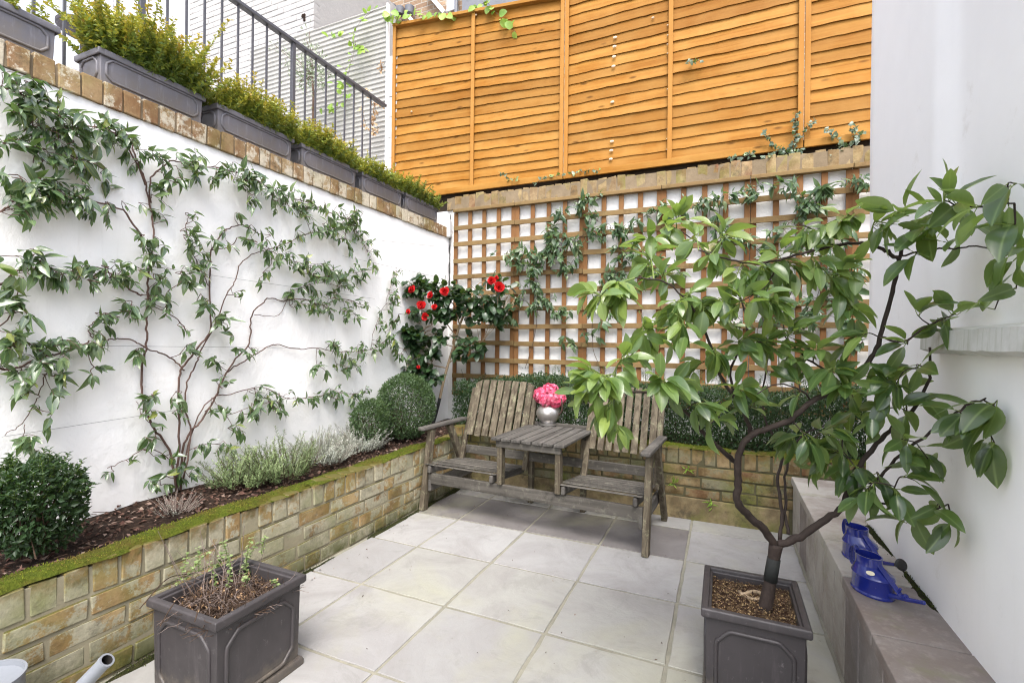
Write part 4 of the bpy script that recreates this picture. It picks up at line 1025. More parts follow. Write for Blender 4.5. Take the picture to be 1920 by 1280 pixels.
# ================================================================== CLIMBERS
def rosette(lb, c, outd, n, L, W, droop=.5, side=None, rb=0.5, rs=.22, tb=None):
    """a short leafy shoot leaving point c; outd points away from the wall"""
    outd = np.array(outd, float); ax = unit(outd*rng.uniform(.1, .9)+rng.normal(0, .6, 3)+np.array((0, 0, .15)))
    if ax @ outd < .1: ax = unit(ax+outd*.5)
    ln = rng.uniform(.02, .07); old = rng.random(); n = n+int(rng.random() < .5)
    e = c+ax*ln-np.array((0, 0, .25*ln))
    if tb is not None: tb.tube([c, (c+e)/2+np.array((0, 0, .1*ln)), e], [.0014, .0012, .0008], 4, cap=False)
    s0 = rng.uniform(.6, 1.15); sk = rng.normal(0, .3, 3)
    for k in range(n):
        s = (k+.6)/n; p = c+(e-c)*s
        t1 = unit(np.cross(ax, rand_dirs(1)[0]))
        d = unit(t1*rng.uniform(.5, 1.1)+ax*rng.uniform(.1, .9)+sk*.5+np.array((0, 0, -droop*rng.uniform(.1, 2.1))))
        if d @ outd < -.1: d = unit(d-outd*(d @ outd)*1.5)
        nn = unit(outd*.6+np.array((0, 0, .8))+rng.normal(0, .45, 3)); l = L*s0*rng.uniform(.55, 1.2)*(1 if k < n-1 else .7)
        r = rng.normal(rb-.12+.22*(old > .75), rs)
        if rng.random() < .012: r = 1
        lb.add(p, d, nn, l, l*W*rng.uniform(.8, 1.15), min(1, max(0, r)))
def climber(name, label, cat, group, stems, clumps, plane, outd, mat, stemmat, L=.075, W=.42, base=None, off=.02, dens=1.0, shape='ovate', r0=.008, seedspread=.02, droop=.65, rb=.45):
    """stems: (px polyline, r0, r1, leaf_from 0..1, step m); clumps: (u, v, radius_px, n rosettes)"""
    P0 = plane(*stems[0][0][0]) if base is None else base
    root = empty(name, P0, label, cat, group)
    outd = np.array(outd, float); mb = MB(); lb = LeafBag(); paths = []
    for st in stems:
        px, ra, rb_, lf, step = st
        pts = np.array([plane(u, v) for u, v in px]); c = catmull(pts, 5)
        n = len(c); ph = rng.uniform(0, 6)
        o = off*(.7+.5*np.sin(np.arange(n)*.35+ph))
        c = c+outd*o[:, None]+rng.normal(0, .0022, (n, 3))
        mb.tube(c, list(np.linspace(ra*.62, rb_*.72, n)), 7); paths.append(c)
        if lf < 1:
            seg = np.linalg.norm(np.diff(c, axis=0), axis=1); cum = np.concatenate(([0], np.cumsum(seg))); tot = cum[-1]
            d = lf*tot
            while d < tot:
                k = min(np.searchsorted(cum, d), n-1); p = c[k]
                tw = unit(outd*rng.uniform(.1, 1)+rng.normal(0, .6, 3)+np.array((0, 0, .1))); l = rng.uniform(.01, .065)
                if tw @ outd < .05: tw = unit(tw+outd*.4)
                q = p+tw*l; mb.tube([p, (p+q)/2+rng.normal(0, .004, 3), q], [.0018, .0014, .0011], 4, cap=False)
                rosette(lb, q, outd, rng.integers(3, 6), L, W, droop, rb=rb, tb=mb)
                d += step*rng.uniform(.5, 1.5)/dens
    allp = np.vstack(paths)
    for (u, v, r, n) in clumps:
        for k in range(max(1, int(round(n*dens)))):
            a = rng.uniform(0, 6.28); rr = r*math.sqrt(rng.random())
            p = plane(u+rr*math.cos(a), v+rr*math.sin(a)*.8)+outd*rng.uniform(.015, .07)
            i = np.argmin(np.linalg.norm(allp-p, axis=1)); q = allp[i]
            if np.linalg.norm(p-q) < .22:
                m_ = (p+q)/2+rng.normal(0, .012, 3)+outd*.01; mb.tube(catmull([q, m_, p], 3), [.0022]+[.0017]*5+[.0012], 4, cap=False)
                allp = np.vstack((allp, [m_, p]))
            rosette(lb, p, outd, rng.integers(4, 7), L, W, droop, rb=rb, tb=mb)
    lb.build('leaves', mat, root, shape, fold=.35, curl=.3, W_mid=1); mb.build('stems', stemmat, root, smooth=True)
    return root
pW = lambda u, v: at_x(u, v, XW+.006)
g = 'jasmine plants trained on the white wall'
S = [
 ([(331, 925), (331, 860), (330, 790), (333, 709), (349, 679), (368, 648), (390, 618), (391, 558), (391, 497), (391, 470), (406, 447), (423, 430), (450, 424), (480, 440)], .0085, .004, .72, .06),
 ([(328, 920), (316, 842), (286, 803), (269, 773), (264, 739), (265, 692), (270, 645), (270, 598), (275, 558), (277, 514), (281, 470), (284, 430), (282, 393), (269, 350), (255, 312), (247, 279), (236, 259), (205, 245), (175, 240)], .0085, .004, .55, .05),
 ([(336, 918), (340, 850), (353, 810), (373, 786), (403, 742), (417, 709), (437, 672), (460, 648), (469, 618), (470, 588), (487, 568), (504, 559), (531, 564), (560, 560), (600, 572), (640, 560), (680, 572)], .0085, .003, .68, .045),
 ([(403, 742), (423, 699), (447, 682), (477, 662), (504, 648), (524, 647), (554, 655), (588, 652), (640, 660), (690, 655), (730, 640), (745, 650)], .006, .0025, .55, .04),
 ([(338, 900), (353, 810), (346, 766), (349, 716), (363, 679), (373, 658), (400, 611), (420, 554), (437, 524), (450, 494), (477, 474), (520, 462), (570, 440), (620, 430), (665, 400)], .0065, .0025, .62, .045),
 ([(340, 880), (366, 779), (400, 742), (430, 739), (487, 726), (534, 746), (578, 744), (628, 736), (665, 738), (690, 735)], .005, .002, .35, .045),
 ([(337, 905), (345, 850), (370, 835), (400, 832), (440, 843)], .003, .0015, .4, .05),
 ([(339, 695), (329, 679), (306, 665), (275, 655), (252, 642), (235, 635), (205, 635), (185, 640), (168, 628), (171, 608), (191, 595), (218, 585)], .006, .0025, .7, .04),
 ([(356, 628), (336, 608), (312, 588), (286, 571), (276, 545)], .004, .003, .3, .09),
 ([(281, 380), (279, 336), (302, 312), (322, 302), (370, 312), (420, 319), (470, 336), (524, 363), (571, 380), (622, 403), (655, 415), (680, 455), (692, 490)], .006, .0022, .12, .022),
 ([(268, 349), (232, 265), (188, 242), (141, 235), (100, 215)], .006, .003, .3, .03),
 ([(259, 440), (225, 396), (188, 380), (148, 373), (111, 356), (67, 353)], .007, .003, .25, .035),
 ([(262, 554), (249, 547), (228, 531), (202, 514), (181, 504), (134, 511), (94, 517), (60, 506)], .0065, .0035, .25, .03),
 ([(391, 540), (372, 500), (355, 470), (345, 430), (352, 400)], .004, .002, .3, .05),
 ([(391, 470), (430, 462), (450, 446), (500, 470), (540, 490), (590, 500), (640, 515), (690, 505)], .004, .002, .35, .03),
 ([(470, 590), (520, 590), (550, 545), (600, 530), (640, 540)], .003, .002, .4, .035),
 ([(330, 870), (300, 850), (270, 840), (235, 862), (200, 876)], .0035, .002, .55, .06),
 ([(331, 895), (300, 895), (280, 912)], .003, .002, .6, .05),
 ([(286, 803), (262, 775), (255, 750)], .003, .0015, .2, .07),
 ([(690, 655), (700, 610), (725, 560), (735, 520), (740, 500)], .003, .0012, .2, .04),
]
Cl = [(470, 345, 26, 8), (515, 375, 26, 9), (555, 395, 22, 8), (600, 415, 24, 8), (640, 440, 22, 8), (665, 400, 16, 4), (470, 440, 22, 5), (500, 470, 24, 6), (540, 490, 22, 6), (585, 505, 22, 7), (630, 530, 22, 6), (600, 560, 22, 8), (625, 590, 20, 5), (560, 575, 20, 5), (655, 590, 14, 3),
      (605, 640, 22, 7), (640, 680, 20, 8), (590, 690, 16, 4), (665, 660, 18, 5), (710, 640, 20, 7), (735, 600, 16, 6), (730, 560, 14, 5), (745, 660, 14, 4), (475, 750, 26, 7), (450, 770, 18, 4), (510, 765, 20, 5), (430, 790, 20, 4), (620, 738, 16, 4), (655, 745, 14, 4), (400, 720, 16, 3), (390, 680, 16, 3), (395, 765, 16, 3), (330, 660, 18, 3), (315, 735, 14, 2), (270, 745, 14, 2), (320, 765, 14, 2), (275, 815, 14, 2), (308, 848, 14, 2), (330, 880, 16, 3), (290, 910, 16, 3), (255, 650, 14, 2), (400, 590, 14, 2), (370, 560, 16, 3), (375, 575, 12, 2), (440, 560, 14, 2), (415, 600, 12, 2), (430, 620, 14, 2), (450, 655, 14, 3), (270, 560, 18, 3), (300, 555, 16, 3), (240, 575, 18, 3), (180, 585, 14, 3), (330, 515, 18, 4), (355, 500, 16, 4), (350, 450, 18, 4), (285, 515, 16, 3), (250, 455, 16, 3), (275, 475, 16, 4), (340, 430, 16, 3), (300, 345, 20, 5), (350, 318, 20, 5), (400, 325, 22, 6), (430, 340, 18, 5), (280, 300, 20, 4), (215, 265, 20, 5), (180, 245, 20, 5), (140, 240, 18, 5), (195, 510, 18, 5), (150, 515, 20, 6), (105, 515, 20, 6), (235, 500, 16, 4), (490, 520, 12, 2), (455, 375, 16, 4), (760, 590, 10, 3)]
climber('climbing_jasmine', 'large climbing jasmine fanning out over the white wall from several brown stems above the rosemary', 'climber', g, S, Cl, pW, (1, 0, 0), M['jas'], M['stemr'], L=.066, W=.38, dens=1.05, base=np.array((XW+.02, at_x(331, 925, XW)[1], .37)))
S2 = [([(-60, 700), (0, 690), (20, 692), (67, 672), (101, 665), (134, 655), (165, 640)], .008, .004, .05, .035),
      ([(118, 668), (81, 702), (69, 732), (67, 752), (40, 793), (0, 815)], .003, .002, .25, .12),
      ([(-80, 560), (0, 531), (27, 511), (50, 504)], .007, .004, .1, .03),
      ([(-60, 400), (0, 396), (27, 376), (67, 353), (110, 350)], .007, .004, .1, .03),
      ([(-60, 160), (0, 168), (34, 178), (84, 202), (110, 222), (120, 260)], .007, .003, .05, .02),
      ([(-40, 300), (20, 260), (60, 240), (100, 270), (140, 300)], .006, .003, .05, .022),
      ([(-60, 640), (10, 600), (30, 560), (40, 520)], .004, .002, .2, .05),
      ([(40, 793), (38, 830), (30, 850)], .002, .0015, .3, .05)]
Cl2 = [(20, 170, 28, 7), (60, 190, 28, 7), (30, 220, 30, 7), (70, 235, 28, 6), (100, 250, 26, 6), (10, 270, 26, 5), (60, 285, 28, 6), (110, 290, 26, 5), (20, 330, 26, 5), (70, 350, 26, 6), (115, 370, 24, 6), (150, 380, 22, 5), (30, 390, 26, 5), (80, 400, 24, 5), (20, 480, 24, 5), (60, 500, 20, 4), (20, 575, 22, 4), (40, 600, 18, 3), (15, 650, 24, 6), (60, 650, 24, 6), (110, 650, 22, 5), (150, 660, 20, 4), (165, 690, 14, 3), (70, 690, 20, 4), (20, 700, 20, 4), (95, 700, 14, 2), (40, 740, 18, 2), (95, 770, 14, 1), (35, 825, 18, 3), (155, 310, 18, 4), (190, 320, 16, 3)]
climber('climbing_jasmine', 'second jasmine reaching in along the white wall above the round dark box bush', 'climber', g, S2, Cl2, pW, (1, 0, 0), M['jas'], M['stemr'], L=.066, W=.42, dens=.8, base=np.array((XW+.02, .42, .37)))
# jasmine on the trellis
pT = lambda u, v: at_y(u, v, YT-.02)
gT = 'jasmine plants on the rear trellis'
TJ = [
 ('jasmine with thin trailing shoots over the trellis panels above the silver jug', [([(985, 690), (1000, 640), (1010, 560), (1000, 500), (1020, 470), (1060, 455), (1100, 440)], .004, .002, .4, .05), ([(1010, 560), (1030, 580), (1070, 590)], .002, .001, .2, .06), ([(1020, 470), (1045, 420), (1080, 385), (1120, 375)], .002, .001, .2, .06), ([(1000, 500), (965, 480), (940, 475)], .002, .001, .2, .05)],
  [(985, 480, 20, 5), (1010, 500, 18, 6), (1040, 470, 20, 7), (1060, 495, 20, 6), (1000, 540, 18, 5), (1005, 570, 14, 5), (975, 560, 12, 3), (1030, 560, 12, 3), (1075, 460, 18, 5), (1035, 440, 14, 4), (1095, 380, 16, 3), (1050, 400, 12, 2), (960, 590, 14, 4), (1045, 590, 10, 2), (975, 500, 12, 3)]),
 ('jasmine climbing the trellis between the bench chair back and the citrus leaves', [([(1130, 700), (1110, 640), (1120, 560), (1160, 500), (1170, 440), (1220, 400), (1290, 385)], .004, .002, .35, .05), ([(1170, 440), (1130, 420), (1090, 400)], .002, .001, .2, .05), ([(1160, 500), (1230, 500), (1280, 520)], .002, .001, .2, .05), ([(1110, 640), (1090, 660), (1065, 640), (1060, 620)], .002, .001, .5, .08)],
  [(1120, 440, 16, 4), (1160, 430, 16, 4), (1190, 470, 16, 4), (1150, 520, 16, 4), (1240, 395, 14, 3), (1130, 590, 14, 3), (1110, 630, 12, 3), (1180, 540, 16, 3)]),
 ('jasmine on the trellis near the tall white house wall', [([(1440, 700), (1420, 620), (1450, 540), (1420, 470), (1350, 430), (1350, 395)], .004, .002, .3, .05), ([(1450, 540), (1530, 560), (1600, 540)], .003, .002, .2, .05), ([(1420, 470), (1480, 420), (1520, 380), (1560, 350), (1610, 345)], .003, .0015, .15, .05), ([(1530, 560), (1560, 480), (1590, 440)], .003, .0015, .2, .05), ([(1520, 380), (1470, 350), (1420, 365), (1340, 375), (1310, 385)], .002, .001, .1, .05)],
  [(1515, 385, 20, 6), (1540, 360, 14, 4), (1615, 345, 12, 4), (1420, 360, 12, 2), (1350, 430, 16, 4), (1370, 450, 14, 3), (1310, 390, 12, 2), (1490, 450, 18, 4), (1560, 520, 16, 4), (1600, 500, 14, 3), (1520, 590, 18, 4), (1580, 600, 16, 4), (1450, 600, 16, 4), (1340, 370, 12, 2), (1600, 640, 14, 3), (1380, 600, 14, 3)])]
for lab, s_, c_ in TJ:
    climber('trellis_jasmine', lab, 'climber', gT, s_, c_, pT, (0, -1, 0), M['jas_t'], M['stem'], L=.084, W=.37, off=.015, rb=.5, dens=1.7)
# wires on the wall
for i, (a, b) in enumerate([((0, 818), (330, 768)), ((180, 648), (560, 652)), ((280, 500), (700, 560)), ((640, 480), (820, 520)), ((700, 450), (815, 462))]):
    mb = MB(); mb.tube([pW(*a)+np.array((.012, 0, 0)), pW(*b)+np.array((.012, 0, 0))], .0011, 5)
    tag(mb.build('training_wire', M['wire']), ['thin wire running low across the white wall behind the jasmine stems', 'thin wire at mid height across the white wall through the jasmine', 'thin wire sloping through the upper jasmine leaves', 'thin bare wire near the wall corner above the camellia', 'short bare wire high on the white wall under the coping end'][i], 'wire', 'training wires on the white wall')

# ================================================================== SHRUBS
def box_ball(name, label, cat, group, c, rad, n, L, mat, seed, shell=.3, lump=.06, z0=.40):
    root = empty(name, (c[0], c[1], z0), label, cat, group)
    f = vnoise(seed, 8, 4.5); d = rand_dirs(n); rr = (1-shell*rng.random(n)**1.6)*(1+lump*f(d)+rng.normal(0, .018, n))
    P = np.array(c)+d*rr[:, None]*np.array(rad); keep = P[:, 2] > z0+.01; P = P[keep]; d = d[keep]; n = len(P)
    D = unit(d*.8+rng.normal(0, .55, (n, 3))+(0, 0, .25)); N = unit(d+rng.normal(0, .6, (n, 3))+(0, 0, .5)); l = L*rng.uniform(.6, 1.25, n)
    leaves('leaves', mat, root, P, D, N, l, l*.58, np.clip(rng.normal(.45, .25, n), 0, 1), 'tiny', fold=.35, curl=.2)
    lb = LeafBag(); ms = MB()
    for k in range(70):
        o = rand_dirs(1)[0]; o[2] = abs(o[2])*.8+.1; o = unit(o); b_ = np.array(c)+o*np.array(rad)*.93; dd = unit(o+rng.normal(0, .35, 3)+(0, 0, .5)); h_ = L*rng.uniform(1., 2.6)
        ms.tube([b_, b_+dd*h_], .0008, 4)
        for j in range(6):
            for q in (0, 3.14): lb.add(b_+dd*h_*(j+1)/6, unit(np.array((math.cos(j*1.57+q), math.sin(j*1.57+q), .5))+dd*.5), (0, 0, 1), L*.85, L*.5, rng.uniform(.3, 1))
    lb.build('sprig_leaves', mat, root, 'tiny', fold=.3); ms.build('sprigs', M['greentwig'], root)
    mb = MB()
    for k in range(60):
        q = np.array(c)+rand_dirs(1)[0]*np.array(rad)*.8
        if q[2] > z0: mb.tube([np.array((c[0], c[1], z0-.01)), (q+np.array((c[0], c[1], z0)))/2+rng.normal(0, .02, 3), q], [.004, .0025, .001], 5, cap=False)
    mb.build('twigs', M['twig'], root); return root
gb = 'clipped box bushes in the long bed'
box_ball('box_bush', 'dark round box bush in the mulch below the second jasmine, one orange leaf on top', 'bush', gb, (-2.155, .855, .565), (.125, .138, .158), 4600, .021, M['box'], 1, .5, .16)
box_ball('box_bush', 'large clipped box ball beside the bench below the camellia', 'bush', gb, (-2.22, 3.05, .63), (.215, .235, .255), 15000, .0155, M['boxl'], 2, .25, .05)
box_ball('box_bush', 'small box ball tucked between the silver curry plant and the large box ball', 'bush', gb, (-2.24, 2.66, .56), (.125, .125, .165), 5500, .0155, M['boxl'], 3, .3, .05)
p = at_t(42, 868, 1.62); mb = MB()
# hedge on the rear bed
HG = empty('box_hedge', (-.6, 3.70, .42), 'dark clipped box hedge filling the rear bed behind the bench below the trellis', 'hedge')
n = 62000; f = vnoise(12, 9, 3.2)
x = rng.uniform(-2.05, 1.2, n); y = rng.uniform(3.46, 3.98, n); u = rng.random(n); top = .825+.065*f(np.c_[x, y, 0*x])+.03*vnoise(14, 6, 11)(np.c_[x, y, 0*x])
z = .43+(top-.43)*(1-u**2.2*.95); sd = rng.random(n) < .55
y = np.where(sd, 3.44+.10*rng.random(n)**1.7+.03*vnoise(15, 7, 6)(np.c_[x, z, 0*x]), y); z = np.where(sd, .43+(top-.43)*rng.random(n), z)
z = z+np.where(rng.random(n) < .02, rng.uniform(.0, .05, n), 0)
D = unit(rng.normal(0, .6, (n, 3))+np.c_[0*x, np.where(sd, -.6, 0), np.full(n, .5)]); N = unit(rng.normal(0, .5, (n, 3))+np.c_[0*x, np.where(sd, -.7, -.2), np.full(n, .7)])
l = rng.uniform(.012, .023, n); leaves('leaves', M['box'], HG, np.c_[x, y, z], D, N, l, l*.58, np.clip(rng.normal(.5, .27, n), 0, 1), 'tiny', fold=.35, curl=.2)
mb = MB()
for k in range(160):
    xx = rng.uniform(-2.0, 1.1); a = (xx, rng.uniform(3.55, 3.85), .42); b = (xx+rng.normal(0, .08), a[1]+rng.normal(-.05, .06), rng.uniform(.65, .9)); mb.tube([a, b], [.005, .0012], 5, cap=False)
mb.build('twigs', M['twig'], HG)
lb = LeafBag(); mb = MB()
for k in range(46):      # unclipped sprigs on top
    xx = rng.uniform(-1.55, .6); b = np.array((xx, rng.uniform(3.55, 3.9), .86)); d = unit(np.array((rng.normal(0, .25), rng.normal(0, .2), 1))); h = rng.uniform(.03, .11); mb.tube([b-d*.03, b+d*h], .001, 4)
    for j in range(9):
        for q in (0, 3.14):
            a = j*1.57+q; lb.add(b+d*h*(j+1)/9, unit((math.cos(a), math.sin(a), .7)), (0, 0, 1), .017, .009, rng.uniform(.3, 1))
lb.build('sprig_leaves', M['box'], HG, 'tiny', fold=.3); mb.build('sprigs', M['greentwig'], HG)
# rosemary / curry plant / dry tuft
def needle_plant(name, label, cat, cx, cy, rx, ry, z0, ns, h, L, mat, smat, spread, dens, up=1., w=.0022, split=False):
    root = empty(name, (cx, cy, z0), label, cat); lb = LeafBag(); mb = MB()
    for i in range(ns):
        a = rng.uniform(0, 6.28); q = math.sqrt(rng.random()); b = np.array((cx+rx*q*math.cos(a), cy+ry*q*math.sin(a), z0))
        d = unit(np.array((math.cos(a)*q*spread, math.sin(a)*q*spread, up))+rng.normal(0, .16, 3)); hh = h*rng.uniform(.55, 1.1)*(1.1-.35*q); k = rng.normal(0, .18, 3); k[2] = abs(k[2])*.3
        pts = [b+d*hh*s+k*hh*s*s for s in np.linspace(0, 1, 6)]; mb.tube(pts, [.0018, .0016, .0014, .0012, .0009, .0005], 4, cap=False)
        n = int(hh*dens); r0 = rng.normal(.5, .2)
        for j in range(n):
            s = .18+.84*j/n; p = b+d*hh*s+k*hh*s*s
            o = rand_dirs(1)[0]; o = unit(o-d*(o @ d)); l = L*rng.uniform(.6, 1.2)*(1.15-.5*s)
            lb.add(p, unit(o+d*rng.uniform(.4, 1.2)), d+rng.normal(0, .2, 3), l, w*rng.uniform(.8, 1.2), min(1, max(0, r0+rng.normal(0, .15)+.2*(s-.5))))
    lb.build('needles', mat, root, 'needle', fold=.4, curl=.1); mb.build('stems', smat, root); return root
for (u, v, h, n, lab) in [(455, 905, .20, 90, 'pale green rosemary at the jasmine foot, its shoots leaning over the mossy wall'), (525, 895, .245, 95, 'taller upright rosemary between the leaning rosemary and the silver curry plant')]:
    p = at_z(u, v, .40); needle_plant('rosemary', lab, 'herb', p[0], p[1], .10, .12, .385, n, h, .026, M['rose'], M['twig'], .75, 330, w=.0036)
for (u, v, h, n, lab) in [(600, 862, .20, 210, 'silvery grey curry plant spilling beside the taller rosemary'), (672, 838, .19, 200, 'silvery grey curry plant in front of the small box ball')]:
    p = at_z(u, v, .40); needle_plant('curry_plant', lab, 'herb', p[0], p[1], .13, .14, .385, n, h, .016, M['lav'], M['grey_twig'], 1.0, 420, w=.0032)
p = at_z(332, 958, .40); needle_plant('dry_lavender', 'small dry grey lavender tuft at the foot of the jasmine stems', 'dead plant', p[0], p[1], .05, .06, .395, 60, .095, .008, M['lav'], M['grey_twig'], 1.3, 140, w=.0016)

# ================================================================== CAMELLIA
CB = at_t(811, 798, 4.24); CM = empty('camellia', (CB[0], CB[1], .39), 'red flowering camellia on a slim pale trunk in the wall corner beside the trellis', 'small tree')
ct = 4.24
def pc(u, v, dt=0): return at_t(u, v, ct+dt)
mb = MB()
tr = [CB, pc(822, 758), pc(834, 705), pc(850, 650), pc(862, 610), pc(874, 580), pc(888, 552)]
mb.tube(catmull(tr, 4), list(np.linspace(.0135, .008, 25)), 10)
br = [([(862, 610), (850, 570), (825, 560), (790, 560), (765, 545)], -.1), ([(874, 580), (880, 550), (905, 555), (940, 550), (965, 560)], -.05), ([(888, 552), (900, 530), (925, 535)], -.05), ([(850, 650), (880, 640), (905, 640)], -.08), ([(838, 690), (800, 680), (770, 650), (740, 640), (725, 620)], -.1), ([(832, 712), (800, 700), (775, 700), (765, 680)], -.12), ([(842, 680), (870, 660), (895, 655)], -.1), ([(850, 650), (825, 640), (810, 610)], -.05), ([(790, 560), (760, 550), (745, 530)], -.1), ([(855, 630), (835, 600), (830, 560), (835, 535)], 0)]
paths = []
for px, dt in br:
    c = catmull([pc(u, v, dt*i/len(px)) for i, (u, v) in enumerate(px)], 4); paths.append(c); mb.tube(c, list(np.linspace(.006, .002, len(c))), 6, cap=False)
mb.build('trunk', M['pale_bark'], CM, smooth=True)
mt = MB(); mt.tube(catmull(tr, 4)[:6], [.0150, .0148, .0146, .0144, .0142, .0140], 10); mt.build('trunk_wrap', M['tape'], CM, smooth=True)
allp = np.vstack(paths); lb = LeafBag(); mb = MB()
def cam_cl(u, v, r, n, z=(-.22, .04)):
    for k in range(int(n*2.1)):
        a = rng.uniform(0, 6.28); rr = r*math.sqrt(rng.random()); p = pc(u+rr*math.cos(a), v+.7*rr*math.sin(a), rng.uniform(*z)); p[0] = max(p[0], XW+.03); p[1] = min(p[1], YT-.03)
        q = allp[np.argmin(np.linalg.norm(allp-p, axis=1))]; mb.tube([q, (p+q)/2+(0, 0, .01), p], .0015, 4, cap=False)
        o = unit(p-q+rng.normal(0, .03, 3)+(0, -.02, 0))
        for j in range(rng.integers(2, 4)):
            d = unit(o+rng.normal(0, .6, 3)+(0, -.25, -.25)); l = rng.uniform(.06, .09); lb.add(p, d, np.array((.1, -.35, 1.))+rng.normal(0, .3, 3), l, l*.58, min(1, max(0, rng.normal(.45, .25))))
for a in [(760, 540, 20, 10), (800, 545, 26, 14), (840, 550, 26, 16), (880, 555, 28, 16), (915, 570, 26, 14), (945, 575, 18, 9), (830, 585, 26, 12), (920, 600, 24, 12), (860, 570, 30, 12), (790, 590, 20, 8), (785, 625, 16, 7), (830, 625, 20, 7), (800, 650, 26, 12), (760, 640, 22, 12), (735, 625, 16, 8), (800, 665, 18, 6), (880, 640, 18, 8), (900, 655, 14, 6), (865, 660, 14, 6), (785, 690, 26, 14), (810, 705, 20, 8), (755, 690, 14, 6), (945, 545, 16, 5), (930, 525, 16, 6), (735, 535, 12, 4), (800, 720, 16, 6), (895, 590, 24, 8)]: cam_cl(*a)
lb.build('leaves', M['cam'], CM, 'round', fold=.25, curl=.3); mb.build('twigs', M['pale_bark'], CM)
def camellia_flower(u, v, s, dt=-.26):
    lb = LeafBag(); c = pc(u, v, dt); ax = unit(np.array((rng.normal(0, .35)+.25, -1, rng.normal(.2, .3)))); t1 = unit(np.cross(ax, (0, .2, 1))); t2 = np.cross(ax, t1)
    for ring, (n, tilt, l) in enumerate([(7, .15, 1), (7, .55, .9), (6, 1.1, .75), (5, 1.9, .55), (4, 3., .4)]):
        for k in range(n):
            a = 6.283*(k+.5*(ring % 2))/n+rng.normal(0, .15); o = t1*math.cos(a)+t2*math.sin(a)
            lb.add(c+ax*.004*ring*s, unit(o+ax*tilt+rng.normal(0, .12, 3)), ax-o*tilt*.7+rng.normal(0, .15, 3), .042*s*l*rng.uniform(.85, 1.1), .036*s*l+.006, rng.uniform(0, 1))
    return lb.build('flower', M['red'], CM, 'petal', curl=-.25, fold=.2, wavy=.05)
for (u, v, s) in [(774, 543, .85), (808, 553, .75), (834, 546, .95), (791, 572, .95), (815, 576, .65), (797, 593, .85), (766, 584, .5), (745, 524, .45), (785, 688, .4), (922, 526, .9), (936, 538, 1.15), (931, 521, .5)]: camellia_flower(u, v, s)
# ================================================================== CITRUS TREE
TB_ = np.array((.133, 1.772, .275)); CT = empty('citrus_tree', TB_, 'glossy leaved citrus tree with forked dark limbs growing in the gritty square planter', 'tree')
def pt3(u, v, t):
    d = ray(u, v)
    if d[0] > 0: t = min(t, .575/d[0])
    return at_t(u, v, t)
mb = MB(); tr = [TB_-np.array((0, 0, .02)), TB_, pt3(1443, 1095, 1.57), pt3(1450, 1050, 1.57), pt3(1455, 1020, 1.57)]
cp = catmull(tr, 5); mb.tube(cp, list(np.interp(np.linspace(0, 1, len(cp)), [0, .2, .5, .8, 1], [.027, .023, .0185, .0185, .021])), 14)
limbs = [  # px, (t0, t1), r0, r1
 ([(1456, 1024), (1430, 990), (1400, 962), (1382, 935), (1385, 900), (1383, 865), (1398, 826), (1431, 806), (1482, 786), (1522, 752), (1576, 722), (1629, 679), (1650, 632), (1673, 548), (1687, 487), (1700, 445), (1740, 405)], (1.57, 1.38), .017, .0055),
 ([(1383, 868), (1364, 853), (1324, 816), (1290, 779), (1250, 745), (1200, 735), (1150, 740)], (1.57, 1.35), .011, .003),
 ([(1398, 826), (1408, 810), (1394, 773), (1381, 752), (1350, 700), (1330, 640), (1300, 580), (1250, 530), (1190, 520)], (1.57, 1.5), .010, .003),
 ([(1381, 752), (1370, 690), (1400, 620), (1380, 540), (1330, 470), (1270, 430)], (1.57, 1.75), .006, .0025),
 ([(1456, 1022), (1500, 1006), (1540, 978), (1580, 948), (1592, 905), (1620, 862), (1660, 815), (1700, 780), (1738, 720), (1745, 650)], (1.57, 1.36), .0165, .004),
 ([(1592, 905), (1640, 900), (1690, 850), (1760, 800), (1810, 760), (1850, 745)], (1.5, 1.17), .007, .0025),
 ([(1580, 948), (1660, 945), (1700, 970), (1750, 955), (1780, 945)], (1.5, 1.28), .005, .002),
 ([(1462, 1012), (1466, 960), (1458, 900), (1466, 850), (1440, 800), (1430, 740), (1440, 660), (1430, 590)], (1.58, 1.8), .008, .0025),
 ([(1478, 1000), (1472, 950), (1475, 880), (1500, 820), (1560, 790)], (1.58, 1.75), .007, .003),
 ([(1687, 487), (1660, 470), (1616, 457), (1549, 464), (1498, 477), (1461, 487), (1414, 494), (1360, 485), (1310, 470)], (1.38, 1.55), .007, .003),
 ([(1687, 480), (1740, 470), (1790, 465), (1840, 463), (1885, 470)], (1.38, 1.05), .0035, .002),
 ([(1650, 632), (1690, 640), (1740, 610), (1790, 590)], (1.4, 1.3), .005, .002),
 ([(1576, 722), (1540, 690), (1500, 660), (1470, 620), (1480, 560)], (1.48, 1.6), .005, .002),
 ([(1522, 752), (1500, 730), (1450, 720), (1420, 740)], (1.48, 1.4), .004, .002),
 ([(1549, 464), (1540, 440), (1500, 420)], (1.45, 1.5), .003, .002),
 ([(1461, 487), (1440, 530), (1400, 560), (1370, 560)], (1.5, 1.45), .003, .002),
 ([(1740, 405), (1790, 385), (1850, 390), (1900, 380)], (1.35, .98), .0035, .002),
]
paths = []
for px, (t0, t1), r0, r1 in limbs:
    L0 = len(px); c = catmull([pt3(u, v, t0+(t1-t0)*i/(L0-1)) for i, (u, v) in enumerate(px)], 5); n = len(c); c[1:] += rng.normal(0, .0016, (n-1, 3))
    mb.tube(c, list(.78*np.linspace(r0, r1, n)*(1+rng.normal(0, .05, n))), 9); paths.append(c)
mb.build('trunk', M['bark'], CT, smooth=True)
mb = MB(); a, b = pt3(1444, 1088, 1.57), pt3(1451, 1046, 1.57); mb.tube([a, (a+b)/2, b], [.0205, .0203, .0200], 14); mb.build('graft_band', M['tape'], CT, smooth=True)
mb = MB()
